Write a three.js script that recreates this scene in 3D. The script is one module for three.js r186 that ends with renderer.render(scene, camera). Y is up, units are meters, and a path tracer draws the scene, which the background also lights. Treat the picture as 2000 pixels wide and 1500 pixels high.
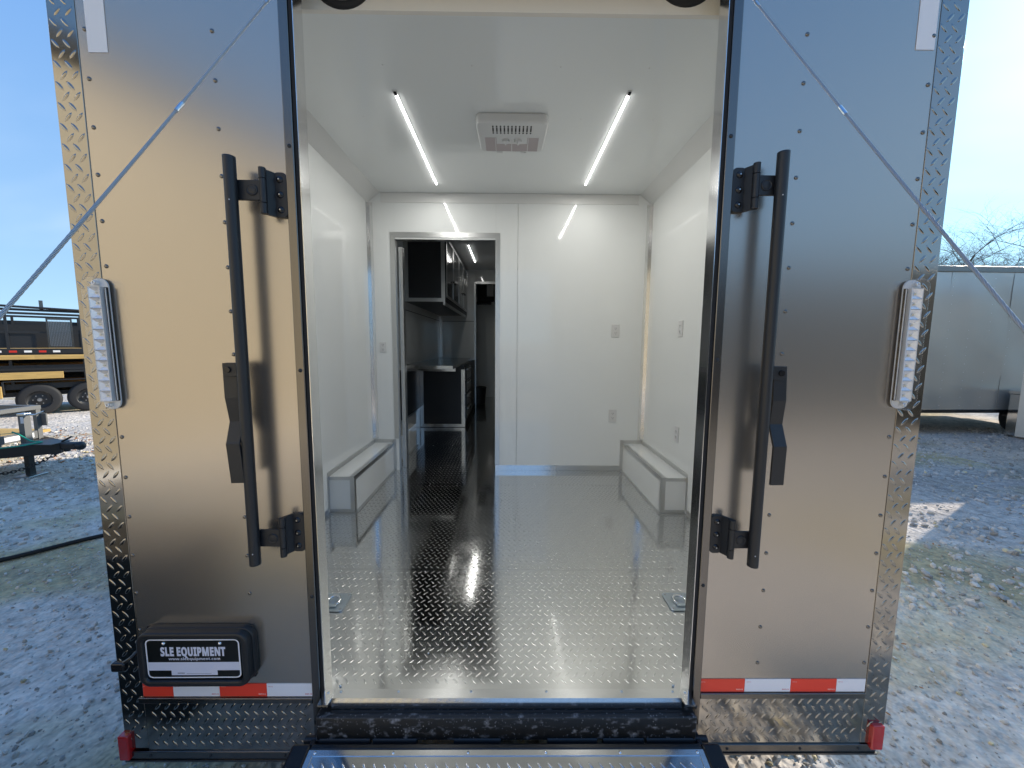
import * as THREE from 'three';
import { RoundedBoxGeometry } from 'three/addons/geometries/RoundedBoxGeometry.js';
import { RectAreaLightUniformsLib } from 'three/addons/lights/RectAreaLightUniformsLib.js';
import { mergeGeometries } from 'three/addons/utils/BufferGeometryUtils.js';

// ------------------------------------------------------------------ camera, sky, sun, exposure
RectAreaLightUniformsLib.init();
const renderer = new THREE.WebGLRenderer({ antialias: true });
renderer.toneMapping = THREE.LinearToneMapping;
renderer.toneMappingExposure = 1.38;
renderer.shadowMap.enabled = true;
const scene = new THREE.Scene();
const camera = new THREE.PerspectiveCamera(89.78, 4 / 3, 0.02, 2000);
camera.position.set(-0.0016, 1.7014, 1.1773);
camera.rotation.order = 'YXZ';
camera.rotation.set(-0.1038, -0.0086, 0.0071);
const SUN = new THREE.Vector3(Math.sin(1.047) * 0.9, 0.4329, -Math.cos(1.047) * 0.9).normalize();

function mulberry(a) { return () => { a |= 0; a = a + 0x6D2B79F5 | 0; let t = Math.imul(a ^ a >>> 15, 1 | a); t = t + Math.imul(t ^ t >>> 7, 61 | t) ^ t; return ((t ^ t >>> 14) >>> 0) / 4294967296; }; }
function hash2(x, y, s) { let h = Math.imul(x, 374761393) + Math.imul(y, 668265263) + Math.imul(s, 974634777); h = Math.imul(h ^ h >>> 13, 1274126177); return ((h ^ h >>> 16) >>> 0) / 4294967296; }
function vnoise(x, y, per, s) {            // tiling value noise
  const xi = Math.floor(x), yi = Math.floor(y), fx = x - xi, fy = y - yi;
  const u = fx * fx * (3 - 2 * fx), v = fy * fy * (3 - 2 * fy), m = (a) => ((a % per) + per) % per;
  const a = hash2(m(xi), m(yi), s), b = hash2(m(xi + 1), m(yi), s), c = hash2(m(xi), m(yi + 1), s), d = hash2(m(xi + 1), m(yi + 1), s);
  return a + (b - a) * u + (c - a) * v + (a - b - c + d) * u * v;
}
function fbm(x, y, per, s, oct = 4) { let t = 0, a = 0.5, n = 0; for (let o = 0; o < oct; o++) { t += a * vnoise(x, y, per, s + o); n += a; x *= 2; y *= 2; per *= 2; a *= 0.5; } return t / n; }

function makeSky() {
  const W = 1024, H = 512, d = new Float32Array(W * H * 4);
  for (let j = 0; j < H; j++) for (let i = 0; i < W; i++) {
    const v = (j + 0.5) / H, u = (i + 0.5) / W, el = (v - 0.5) * Math.PI, az = (u - 0.5) * 2 * Math.PI;
    const y = Math.sin(el), x = Math.cos(el) * Math.cos(az), z = Math.cos(el) * Math.sin(az), k = (j * W + i) * 4;
    const t = Math.pow(Math.max(y, 0), 0.42);
    const c = Math.max(0, x * SUN.x + y * SUN.y + z * SUN.z);
    const g = 0.42 * Math.pow(c, 3) + 0.40 * Math.pow(c, 14) + 0.6 * Math.pow(c, 60);
    let r = 0.50 + (0.045 - 0.50) * t, gg = 0.76 + (0.185 - 0.76) * t, b = 0.92 + (0.56 - 0.92) * t;
    // thin high cloud, streaky, lower sky only
    const px = x / (Math.max(y, 0) + 0.16), pz = z / (Math.max(y, 0) + 0.16);
    const n = fbm(px * 1.1 + pz * 0.5 + 40, pz * 3.0 - px * 0.8 + 40, 4096, 5, 5);
    const cl = Math.min(1, Math.max(0, (n - 0.5) * 3.0)) * Math.min(1, Math.max(0, y * 7)) * 0.14;
    r += (0.80 - r) * cl; gg += (0.88 - gg) * cl; b += (1.02 - b) * cl;
    r += g * 0.44; gg += g * 0.80; b += g * 0.88;
    if (y < 0) { r = 0.30; gg = 0.31; b = 0.33; }
    d[k] = r; d[k + 1] = gg; d[k + 2] = b; d[k + 3] = 1;
  }
  const t = new THREE.DataTexture(d, W, H, THREE.RGBAFormat, THREE.FloatType);
  t.mapping = THREE.EquirectangularReflectionMapping; t.magFilter = t.minFilter = THREE.LinearFilter; t.needsUpdate = true;
  return t;
}
scene.background = makeSky();
scene.environment = scene.background;
const sun = new THREE.DirectionalLight(new THREE.Color(1.0, 0.90, 0.76), 5.0);
sun.position.copy(SUN).multiplyScalar(40); sun.castShadow = true; sun.shadow.mapSize.set(4096, 4096);
Object.assign(sun.shadow.camera, { left: -22, right: 22, top: 22, bottom: -22, near: 1, far: 120 });
scene.add(sun, sun.target);

// ------------------------------------------------------------------ helpers
const R0 = mulberry(7);
const taken = {};
function numbered(n) { taken[n] = (taken[n] || 0) + 1; return taken[n] === 1 ? n : n + '_' + String(taken[n] - 1).padStart(3, '0'); }
function uvm(g) {                          // uv in metres, by the way each face points
  const p = g.attributes.position, n = g.attributes.normal, uv = new Float32Array(p.count * 2);
  for (let i = 0; i < p.count; i++) {
    const ax = Math.abs(n.getX(i)), ay = Math.abs(n.getY(i)), az = Math.abs(n.getZ(i)), x = p.getX(i), y = p.getY(i), z = p.getZ(i);
    if (ay >= ax && ay >= az) { uv[2 * i] = x; uv[2 * i + 1] = z; } else if (ax >= az) { uv[2 * i] = z; uv[2 * i + 1] = y; } else { uv[2 * i] = x; uv[2 * i + 1] = y; }
  }
  g.setAttribute('uv', new THREE.BufferAttribute(uv, 2)); return g;
}
function bx(x0, x1, y0, y1, z0, z1) { const g = new THREE.BoxGeometry(x1 - x0, y1 - y0, z1 - z0); g.translate((x0 + x1) / 2, (y0 + y1) / 2, (z0 + z1) / 2); return uvm(g); }
function wav(x0, x1, y0, y1, z0, z1, amp, seed = 1, fr = 1.6) {   // sheet whose faces are not quite flat
  const W = x1 - x0, H = y1 - y0, D = z1 - z0, n = (l) => Math.max(1, Math.min(60, Math.round(l * 16))), g = new THREE.BoxGeometry(W, H, D, n(W), n(H), n(D)); g.translate((x0 + x1) / 2, (y0 + y1) / 2, (z0 + z1) / 2);
  const p = g.attributes.position, q = g.attributes.normal, th = Math.min(W, H, D) * 1.01;
  for (let i = 0; i < p.count; i++) { const nx = q.getX(i), ny = q.getY(i), nz = q.getZ(i), x = p.getX(i), y = p.getY(i), z = p.getZ(i); const big = (Math.abs(nx) > 0.5 && W <= th) || (Math.abs(ny) > 0.5 && H <= th) || (Math.abs(nz) > 0.5 && D <= th); if (!big) continue;
    const u = Math.abs(nx) > 0.5 ? z : x, v = Math.abs(ny) > 0.5 ? z : y, d = amp * (fbm(u * fr + 31, v * fr * 0.7 + 57, 4096, seed, 2) - 0.5); p.setXYZ(i, x + nx * d, y + ny * d, z + nz * d); }
  g.computeVertexNormals(); return uvm(g);
}
function rb(x0, x1, y0, y1, z0, z1, r = 0.003, s = 2) { const g = new RoundedBoxGeometry(x1 - x0, y1 - y0, z1 - z0, s, r); g.translate((x0 + x1) / 2, (y0 + y1) / 2, (z0 + z1) / 2); return uvm(g); }
function merge(list) { return mergeGeometries(list.map(g => { const q = g.index ? g.toNonIndexed() : g; for (const k of Object.keys(q.attributes)) if (!['position', 'normal', 'uv'].includes(k)) q.deleteAttribute(k); return q; })); }
function tube(pts, r, seg = 24, rad = 8) { return new THREE.TubeGeometry(new THREE.CatmullRomCurve3(pts.map(p => new THREE.Vector3(...p)), false, 'catmullrom', 0.2), seg, r, rad, false); }
function rod(a, b, r, rad = 12) {
  const A = new THREE.Vector3(...a), B = new THREE.Vector3(...b), L = A.distanceTo(B), g = new THREE.CylinderGeometry(r, r, L, rad);
  g.applyQuaternion(new THREE.Quaternion().setFromUnitVectors(new THREE.Vector3(0, 1, 0), B.clone().sub(A).normalize())); const m = A.add(B).multiplyScalar(0.5); g.translate(m.x, m.y, m.z); return g;
}
function rrect(w, h, r, cx = 0, cy = 0) {
  const s = new THREE.Shape(), x = cx - w / 2, y = cy - h / 2;
  s.moveTo(x + r, y); s.lineTo(x + w - r, y); s.absarc(x + w - r, y + r, r, -Math.PI / 2, 0); s.lineTo(x + w, y + h - r); s.absarc(x + w - r, y + h - r, r, 0, Math.PI / 2);
  s.lineTo(x + r, y + h); s.absarc(x + r, y + h - r, r, Math.PI / 2, Math.PI); s.lineTo(x, y + r); s.absarc(x + r, y + r, r, Math.PI, 1.5 * Math.PI); return s;
}
function ext(shape, depth, bevel = 0, seg = 8) { return uvm(new THREE.ExtrudeGeometry(shape, { depth, bevelEnabled: bevel > 0, bevelSize: bevel, bevelThickness: bevel, bevelSegments: 2, curveSegments: seg })); }
function mesh(name, g, m, parent, label) {
  const o = new THREE.Mesh(g, m); o.name = name; o.castShadow = o.receiveShadow = true; (parent || scene).add(o); if (label) o.userData.label = label; return o;
}
function stuff(name, g, m, parent) { const o = mesh(name, g, m, parent); o.userData.kind = 'stuff'; return o; }
function thing(name, label, category, pos = [0, 0, 0], turn = 0, group) {
  const o = new THREE.Group(); o.name = numbered(name); o.position.set(...pos); o.rotation.y = turn; o.userData = { label, category }; if (group) o.userData.group = group; scene.add(o); return o;
}
function part(name, parent, pos = [0, 0, 0], label) { const o = new THREE.Group(); o.name = name; o.position.set(...pos); parent.add(o); if (label) o.userData.label = label; return o; }

// ------------------------------------------------------------------ procedural textures and materials
function texGray(W, H, f, rx = 1, ry = 1) {
  const d = new Uint8Array(W * H * 4);
  for (let j = 0; j < H; j++) for (let i = 0; i < W; i++) { const v = Math.max(0, Math.min(255, Math.round(f(i / W, j / H) * 255))), k = (j * W + i) * 4; d[k] = d[k + 1] = d[k + 2] = v; d[k + 3] = 255; }
  const t = new THREE.DataTexture(d, W, H); t.wrapS = t.wrapT = THREE.RepeatWrapping; t.magFilter = THREE.LinearFilter; t.minFilter = THREE.LinearMipmapLinearFilter; t.generateMipmaps = true; t.repeat.set(rx, ry); t.needsUpdate = true; return t;
}
function texRGB(W, H, f, rx = 1, ry = 1) {
  const d = new Uint8Array(W * H * 4);
  for (let j = 0; j < H; j++) for (let i = 0; i < W; i++) { const c = f(i / W, j / H), k = (j * W + i) * 4; for (let q = 0; q < 3; q++) { const l = Math.max(0, Math.min(1, c[q])); d[k + q] = Math.round(255 * (l <= 0.0031308 ? 12.92 * l : 1.055 * Math.pow(l, 1 / 2.4) - 0.055)); } d[k + 3] = 255; }
  const t = new THREE.DataTexture(d, W, H); t.wrapS = t.wrapT = THREE.RepeatWrapping; t.magFilter = THREE.LinearFilter; t.minFilter = THREE.LinearMipmapLinearFilter; t.generateMipmaps = true; t.colorSpace = THREE.SRGBColorSpace; t.repeat.set(rx, ry); t.needsUpdate = true; return t;
}
const lin = (r, g, b) => new THREE.Color().setRGB(r, g, b);
const std = (o) => new THREE.MeshStandardMaterial(o);
const phys = (o) => new THREE.MeshPhysicalMaterial(o);

const smudgeTex = texGray(512, 512, (u, v) => { const n = fbm(u * 5, v * 5, 5, 31, 5), m = fbm(u * 40, v * 40, 40, 33, 3); return 0.30 + 0.55 * Math.max(0, n - 0.5) * 2 + 0.12 * (m - 0.5); }, 1 / 1.3, 1 / 1.3);
const brushTex = texGray(256, 256, (u, v) => 0.5 + 0.5 * (vnoise(u * 3, v * 128, 128, 41) - 0.5) + 0.3 * (vnoise(u * 8, v * 256, 256, 43) - 0.5), 2, 2);
const grainTex = texGray(256, 256, (u, v) => fbm(u * 64, v * 64, 64, 51, 2), 4, 4);

const M = {};
M.panel = std({ color: lin(0.50, 0.455, 0.40), metalness: 0.9, roughness: 0.27 });
M.trim = std({ color: lin(0.36, 0.34, 0.31), metalness: 1, roughness: 0.10 });
M.black = std({ color: lin(0.016, 0.017, 0.019), roughness: 0.42, bumpMap: grainTex, bumpScale: 0.00008 });
M.blackGloss = std({ color: lin(0.012, 0.012, 0.013), roughness: 0.22 });
M.frame = std({ color: lin(0.20, 0.185, 0.17), metalness: 1, roughness: 0.24 });
M.rubber = std({ color: lin(0.012, 0.012, 0.013), roughness: 0.8 });
M.white = std({ color: lin(0.80, 0.815, 0.80), roughness: 0.06 });
M.ceil = std({ color: lin(0.80, 0.815, 0.80), roughness: 0.10 });
M.cove = std({ color: lin(0.72, 0.72, 0.70), roughness: 0.3 });
M.cream = std({ color: lin(0.74, 0.70, 0.62), roughness: 0.45 });
M.alu = std({ color: lin(0.60, 0.605, 0.60), metalness: 1, roughness: 0.33, bumpMap: brushTex, bumpScale: 0.00005 });
M.aluShiny = std({ color: lin(0.78, 0.78, 0.78), metalness: 1, roughness: 0.16, bumpMap: brushTex, bumpScale: 0.00004 });
M.plate = std({ color: lin(0.74, 0.74, 0.735), metalness: 1, roughness: 0.28, roughnessMap: smudgeTex });
M.lug = std({ color: lin(0.70, 0.70, 0.69), metalness: 1, roughness: 0.24 });
M.trimLug = std({ color: lin(0.36, 0.34, 0.31), metalness: 1, roughness: 0.12 });
M.zinc = std({ color: lin(0.55, 0.62, 0.68), metalness: 1, roughness: 0.28 });
M.steel = std({ color: lin(0.5, 0.5, 0.5), metalness: 1, roughness: 0.3 });
M.chrome = std({ color: lin(0.85, 0.86, 0.88), metalness: 1, roughness: 0.08 });
M.reflector = std({ color: lin(0.80, 0.80, 0.82), metalness: 0.35, roughness: 0.22 });
M.paper = std({ color: lin(0.78, 0.78, 0.79), roughness: 0.6 });
M.plastic = std({ color: lin(0.68, 0.68, 0.67), roughness: 0.35 });
M.filter = std({ color: lin(0.50, 0.44, 0.44), roughness: 0.8, bumpMap: grainTex, bumpScale: 0.0004 });
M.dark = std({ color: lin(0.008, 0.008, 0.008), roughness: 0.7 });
M.cabinet = std({ color: lin(0.020, 0.021, 0.024), roughness: 0.38 });
M.counter = std({ color: lin(0.03, 0.033, 0.035), roughness: 0.12 });
M.led = std({ color: lin(0.9, 0.9, 0.9), emissive: lin(1, 1, 0.98), emissiveIntensity: 6 });
M.red = std({ color: lin(0.55, 0.028, 0.016), roughness: 0.35 });
M.redLens = phys({ color: lin(0.50, 0.012, 0.012), roughness: 0.12, clearcoat: 1, clearcoatRoughness: 0.05 });
M.lens = phys({ color: lin(1, 1, 1), roughness: 0.03, transmission: 1, thickness: 0, ior: 1.5 });
M.cable = std({ color: lin(0.40, 0.41, 0.42), metalness: 0.55, roughness: 0.4 });
M.green = std({ color: lin(0.02, 0.33, 0.22), roughness: 0.5 });
M.tire = std({ color: lin(0.018, 0.018, 0.019), roughness: 0.75 });
const woodTex = texRGB(256, 256, (u, v) => { const n = fbm(u * 4, v * 40, 160, 61, 4), k = 0.8 + 0.4 * (n - 0.5); return [0.62 * k, 0.40 * k, 0.13 * k]; }, 1, 1);
M.wood = std({ map: woodTex, roughness: 0.8 });
M.tan = std({ color: lin(0.40, 0.345, 0.25), roughness: 0.42, metalness: 0.0 });
M.gray = std({ color: lin(0.52, 0.50, 0.455), metalness: 0.45, roughness: 0.25 });
M.bark = std({ color: lin(0.10, 0.085, 0.075), roughness: 0.95 });
const sillTex = texRGB(1024, 128, (u, v) => {
  const sp = hash2(Math.floor(u * 520), Math.floor(v * 40), 71) > 0.975 ? 0.3 * hash2(Math.floor(u * 420), Math.floor(v * 30), 72) : 0;
  const dust = Math.max(0, fbm(u * 60, v * 10, 60, 73, 5) - 0.60) * 0.8; const s = 0.012 + dust * (0.4 + vnoise(u * 300, v * 20, 300, 74)) + sp; return [s, s, s * 1.05];
}, 1 / 1.3, 1 / 0.16);
M.sill = std({ map: sillTex, roughness: 0.5 });

function canvasTex(w, h, draw) { const c = document.createElement('canvas'); c.width = w; c.height = h; const x = c.getContext('2d'); draw(x, w, h); const t = new THREE.CanvasTexture(c); t.colorSpace = THREE.SRGBColorSpace; return t; }
function tapeTex(bg, ink) { return canvasTex(512, 154, (x, w, h) => { x.fillStyle = bg; x.fillRect(0, 0, w, h); x.fillStyle = ink; x.font = 'bold 22px sans-serif'; x.textAlign = 'right'; x.fillText('DOT-C2', w - 14, h - 20); x.textAlign = 'left'; x.font = '15px sans-serif'; x.fillText('DOT-C2', 16, 40); }); }
M.tapeR = std({ map: tapeTex('#f2452f', '#f8dcd6'), roughness: 0.4 });
M.tapeW = std({ map: tapeTex('#efeff4', '#c22a35'), roughness: 0.4 });

// raised tread lugs in the XY plane, facing +Z; merged into one geometry
function tread(w, h, opt = {}) {          // rows of slanted lugs, each row leaning the other way and shifted by half a step
  const px = 0.031, py = 0.0275, tl = opt.tilt || 0.6, L = opt.L || 0.030, B = opt.B || 0.0058, H = opt.H || 0.0015, pos = [], nor = [], idx = [], inside = opt.inside || (() => true);
  const nx = Math.floor((w - 0.004) / px), ny = Math.floor((h - 0.004) / py), ox = (w - nx * px) / 2, oy = (h - ny * py) / 2;
  const O = [[-0.5, 0], [-0.26, -0.4], [0, -0.5], [0.26, -0.4], [0.5, 0], [0.26, 0.4], [0, 0.5], [-0.26, 0.4]], T = [[-0.26, 0.8], [0, 1], [0.26, 0.8]];
  const F = [[0, 1, 8], [1, 2, 8], [2, 9, 8], [2, 3, 9], [3, 10, 9], [3, 4, 10], [4, 5, 10], [5, 6, 10], [6, 9, 10], [6, 7, 9], [7, 8, 9], [7, 0, 8]];
  for (let j = 0; j < ny; j++) for (let i = 0; i < nx; i++) {
    const cx = ox + (i + (j % 2 ? 0.75 : 0.25)) * px, cy = oy + (j + 0.5) * py; if (!inside(cx, cy)) continue;
    const a = (j % 2 ? 1 : -1) * 0.86, c = Math.cos(a), s = Math.sin(a), b0 = pos.length / 3;
    for (const [x, y] of O) { const X = x * L, Y = y * B; pos.push(cx + X * c - Y * s, cy + X * s + Y * c, 0); const l = Math.hypot(x * 0.5, y * 2) || 1, ex = x * 0.5 / l * tl, ey = y * 2 / l * tl; nor.push(ex * c - ey * s, ex * s + ey * c, Math.sqrt(1 - tl * tl)); }
    for (const [x, z] of T) { const X = x * L; pos.push(cx + X * c, cy + X * s, z * H); const ex = x * 0.3; nor.push(ex * c, ex * s, Math.sqrt(1 - ex * ex)); }
    for (const f of F) idx.push(b0 + f[0], b0 + f[1], b0 + f[2]);
  }
  const g = new THREE.BufferGeometry(); g.setAttribute('position', new THREE.Float32BufferAttribute(pos, 3)); g.setAttribute('normal', new THREE.Float32BufferAttribute(nor, 3));
  g.setAttribute('uv', new THREE.Float32BufferAttribute(new Float32Array(pos.length / 3 * 2), 2)); g.setIndex(idx); return g;
}
const flat = (g) => g.rotateX(-Math.PI / 2);   // XY facing +Z  ->  XZ facing +Y (local +Y becomes -Z)

// ------------------------------------------------------------------ ground
const gravelTex = texRGB(2048, 2048, (u, v) => {
  const a = fbm(u * 8, v * 8, 8, 81, 4), b = fbm(u * 120, v * 120, 120, 83, 3), c = hash2(Math.floor(u * 600), Math.floor(v * 600), 85), tr = fbm(u * 3, v * 14, 14, 87, 4), d = vnoise(u * 260, v * 260, 260, 88);
  let k = 0.49 + 0.30 * (a - 0.5) + 0.34 * (b - 0.5) + 0.12 * (c - 0.5) + 0.26 * (tr - 0.5) + 0.10 * (d - 0.5); const br = Math.min(1, Math.max(0, fbm(u * 5, v * 9, 45, 89, 4) - 0.56) * 5); k *= 1 - 0.28 * br;
  return [k * (1.13 + 0.10 * br), k, k * (0.86 - 0.28 * br)];
}, 1 / 7, 1 / 7);
const gravelBump = texGray(1024, 1024, (u, v) => 0.6 * fbm(u * 120, v * 120, 120, 91, 3) + 0.4 * fbm(u * 16, v * 16, 16, 93, 3), 1 / 4.3, 1 / 4.3);
M.gravel = std({ map: gravelTex, bumpMap: gravelBump, bumpScale: 0.035, roughness: 0.95 });
{
  const g = new THREE.PlaneGeometry(600, 600); g.rotateX(-Math.PI / 2); uvm(g);
  const o = mesh('ground', g, M.gravel); o.userData = { kind: 'structure', label: 'grey crushed gravel yard around the trailers', category: 'ground' };
  // loose stones
  const rnd = mulberry(1234), N = 62000, geo = new THREE.IcosahedronGeometry(1, 0);
  { const p = geo.attributes.position; for (let i = 0; i < p.count; i++) { const k = 0.8 + 0.4 * hash2(Math.round(p.getX(i) * 50), Math.round(p.getY(i) * 50 + p.getZ(i) * 90), 3); p.setXYZ(i, p.getX(i) * k, p.getY(i) * k, p.getZ(i) * k); } geo.computeVertexNormals(); }
  const im = new THREE.InstancedMesh(geo, std({ color: lin(1, 1, 1), roughness: 0.9 }), N), m4 = new THREE.Matrix4(), q = new THREE.Quaternion(), e = new THREE.Euler(), col = new THREE.Color();
  for (let i = 0; i < N; i++) {
    const left = rnd() < 0.5, far = rnd(), dd = Math.pow(far, 1.6);
    let x, z; if (left) { x = -1.2 - dd * 7.5; z = -6.5 + rnd() * 8; } else { x = 1.2 + dd * 9; z = -7 + rnd() * 8.2; }
    if (rnd() < 0.06) { x = (rnd() - 0.5) * 3.2; z = -0.9 + rnd() * 1.6; }
    const clump = fbm(x * 1.1 + 50, z * 2.1 + 50, 4096, 95, 3); const s = (0.0045 + 0.017 * Math.pow(rnd(), 3.4)) * (clump > 0.53 ? 1.35 : 0.7);
    e.set(rnd() * 6, rnd() * 6, rnd() * 6); q.setFromEuler(e); m4.compose(new THREE.Vector3(x, s * 0.25, z), q, new THREE.Vector3(s * 1.3, s * 0.75, s)); im.setMatrixAt(i, m4);
    const k = 0.30 + 0.36 * rnd(), w = rnd(); col.setRGB(k * (w > 0.96 ? 1.2 : 1.08), k, k * (w > 0.96 ? 0.6 : 0.88)); im.setColorAt(i, col);
  }
  im.name = 'gravel_stones'; im.castShadow = im.receiveShadow = true; im.userData = { kind: 'stuff', label: 'loose grey crushed stones lying on the gravel yard', category: 'stones' }; scene.add(im);
  // fallen leaves left of the trailer
  const lg = new THREE.CircleGeometry(1, 5); lg.scale(1, 0.55, 1); lg.rotateX(-Math.PI / 2 + 0.25);
  const lm = new THREE.InstancedMesh(lg, std({ color: lin(1, 1, 1), roughness: 0.9, side: THREE.DoubleSide }), 700);
  for (let i = 0; i < 700; i++) {
    let x, z; if (i < 560) { x = -7.4 + (rnd() + rnd() - 1) * 2.2; z = -5.1 + (rnd() + rnd() - 1) * 1.3; } else { x = 1.4 + rnd() * 7; z = -5 + rnd() * 5.5; }
    const s = i < 560 ? 0.015 + 0.02 * rnd() : 0.006 + 0.010 * rnd(); e.set((rnd() - 0.5) * 0.9, rnd() * 6.3, (rnd() - 0.5) * 0.9); q.setFromEuler(e); m4.compose(new THREE.Vector3(x, 0.012 + 0.01 * rnd(), z), q, new THREE.Vector3(s, s, s)); lm.setMatrixAt(i, m4);
    const k = 0.5 + 0.6 * rnd(); col.setRGB(0.42 * k, 0.19 * k, 0.075 * k); lm.setColorAt(i, col);
  }
  lm.name = 'fallen_leaves'; lm.castShadow = lm.receiveShadow = true; lm.userData = { kind: 'stuff', label: 'dry brown leaves scattered on the gravel', category: 'leaves' }; scene.add(lm);
}

// ------------------------------------------------------------------ the open trailer
const FL = 0.55, CE = 2.972, ZB = -2.2527, XI = 1.215, TR = thing('cargo_trailer', 'bronze enclosed cargo trailer with its rear ramp down and white interior', 'trailer');
const skL = -0.008, skR = 0.008;                                   // the two sides stand a few millimetres off level
const sdef = [[-1, skL], [1, skR]];
const rivetG = (() => { const g = new THREE.SphereGeometry(0.0062, 10, 5, 0, Math.PI * 2, 0, Math.PI / 2); g.scale(1, 0.62, 1); g.rotateX(Math.PI / 2); return g; })();
const smallScrewG = (() => { const g = new THREE.SphereGeometry(0.0045, 8, 4, 0, Math.PI * 2, 0, Math.PI / 2); g.scale(1, 0.6, 1); return g; })();   // faces +Y
function put(name, g, m, parent, x, y, z) { const o = mesh(name, g, m, parent); o.position.set(x, y, z); return o; }

// shell
for (const [s, sk] of sdef) {
  mesh('side_wall', bx(s > 0 ? 1.238 : -1.276, s > 0 ? 1.276 : -1.238, 0.34, 3.06, -7.2, -0.012), M.gray, TR);
  mesh('wall_lining', wav(s > 0 ? XI : -1.235, s > 0 ? 1.235 : -XI, FL - 0.02, CE + 0.02, ZB, -0.03, 0.006, 3 + s, 1.2), M.white, TR, 'white glossy side wall lining of the rear room');
  mesh('wall_lining', wav(s > 0 ? XI : -1.235, s > 0 ? 1.235 : -XI, FL - 0.02, CE + 0.02, -7.15, ZB - 0.002, 0.005, 9 + s), M.white, TR);
  // sloping cove strip between wall and ceiling
  const c = new THREE.Shape(); [[0, 0], [0.1, 0.08], [0.1, 0.09], [0, 0.09]].forEach(([a, y], i) => i ? c.lineTo(-s * (a - XI), y) : c.moveTo(-s * (a - XI) , y));
  const g = new THREE.ExtrudeGeometry(c, { depth: -ZB - 0.137, bevelEnabled: false }); if (s > 0) g.rotateZ(0); g.translate(0, CE - 0.082, ZB); mesh('cove_strip', uvm(g), M.cove, TR);
}
mesh('front_wall', bx(-1.276, 1.276, 0.34, 3.06, -7.26, -7.2), M.gray, TR);
mesh('front_lining', bx(-1.235, 1.235, FL - 0.02, CE + 0.02, -7.17, -7.152), M.white, TR);
mesh('roof', bx(-1.28, 1.28, 3.062, 3.12, -7.26, -0.0), M.gray, TR);
mesh('ceiling_lining', wav(-1.235, 1.235, CE, CE + 0.02, ZB, -0.03, 0.003, 14, 1.0), M.ceil, TR, 'white glossy ceiling of the rear room');
mesh('ceiling_lining', bx(-1.235, 1.235, CE, CE + 0.02, -7.15, ZB - 0.002), M.ceil, TR);
mesh('subfloor', bx(-1.236, 1.236, 0.34, FL - 0.006, -7.2, -0.03), M.black, TR);

{ const cl = TR.children.find(o => o.name === 'ceiling_lining'); const g = smallScrewG.clone().rotateX(Math.PI); for (const [z, x0] of [[-0.74, -1.0], [-1.15, -0.83], [-1.55, -1.0], [-1.95, -0.83]]) for (let k = 0; k < 6; k++) if (Math.abs(x0 + k * 0.41) < 1.08 && !(Math.abs(x0 + k * 0.41) < 0.25 && z < -1 && z > -1.6)) put('screw', g, M.plastic, cl, x0 + k * 0.41, CE, z); }
// floor plates with tread
{
  const zs = [0.0, -0.692, -1.884, -3.08, -4.28, -5.48, -6.68, -7.15];
  for (let i = 0; i < zs.length - 1; i++) {
    const z1 = zs[i] - 0.0008, z0 = zs[i + 1] + 0.0008, x = i === 0 ? 1.213 : 1.213;
    const pl = i === 0 ? mesh('floor_plate', merge([bx(-x, x, FL - 0.004, FL, z0, -0.034), bx(-0.607, 0.607, FL - 0.004, FL, -0.0338, z1)]), M.plate, TR, 'polished aluminium tread plate floor sheet by the door')
      : mesh('floor_plate', wav(-x, x, FL - 0.006, FL - 0.0004, z0, z1, 0.0012, 40 + i, 2.5), M.plate, TR);
    const w = 2 * x, h = z1 - z0 - (i === 0 ? 0.006 : 0);
    const g = flat(tread(w, h, { tilt: 0.40, H: 0.0012, inside: (a, b) => i !== 0 || b > 0.045 || Math.abs(a - w / 2) < 0.59 })); g.translate(-x, FL + 0.0002, z1 - (i === 0 ? 0.006 : 0)); stuff('tread', g, M.lug, pl);
    if (i > 0) for (let k = 0; k < 11; k++) for (const dz of [-0.018, 0.018]) { if (i > 2 && dz > 0) continue; const xx = -1.06 + k * 0.212 + (hash2(k, i, 5) - 0.5) * 0.012; put('screw', smallScrewG, M.steel, pl, xx, FL, zs[i] + dz + (hash2(k, i, 6) - 0.5) * 0.008); }
    const rr = mulberry(100 + i); if (i < 2) for (let k = 0; k < 9; k++) put('screw', smallScrewG, M.steel, pl, (rr() - 0.5) * 2.0, FL, z0 + (z1 - z0) * (0.2 + 0.6 * rr()));
  }
}
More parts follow.
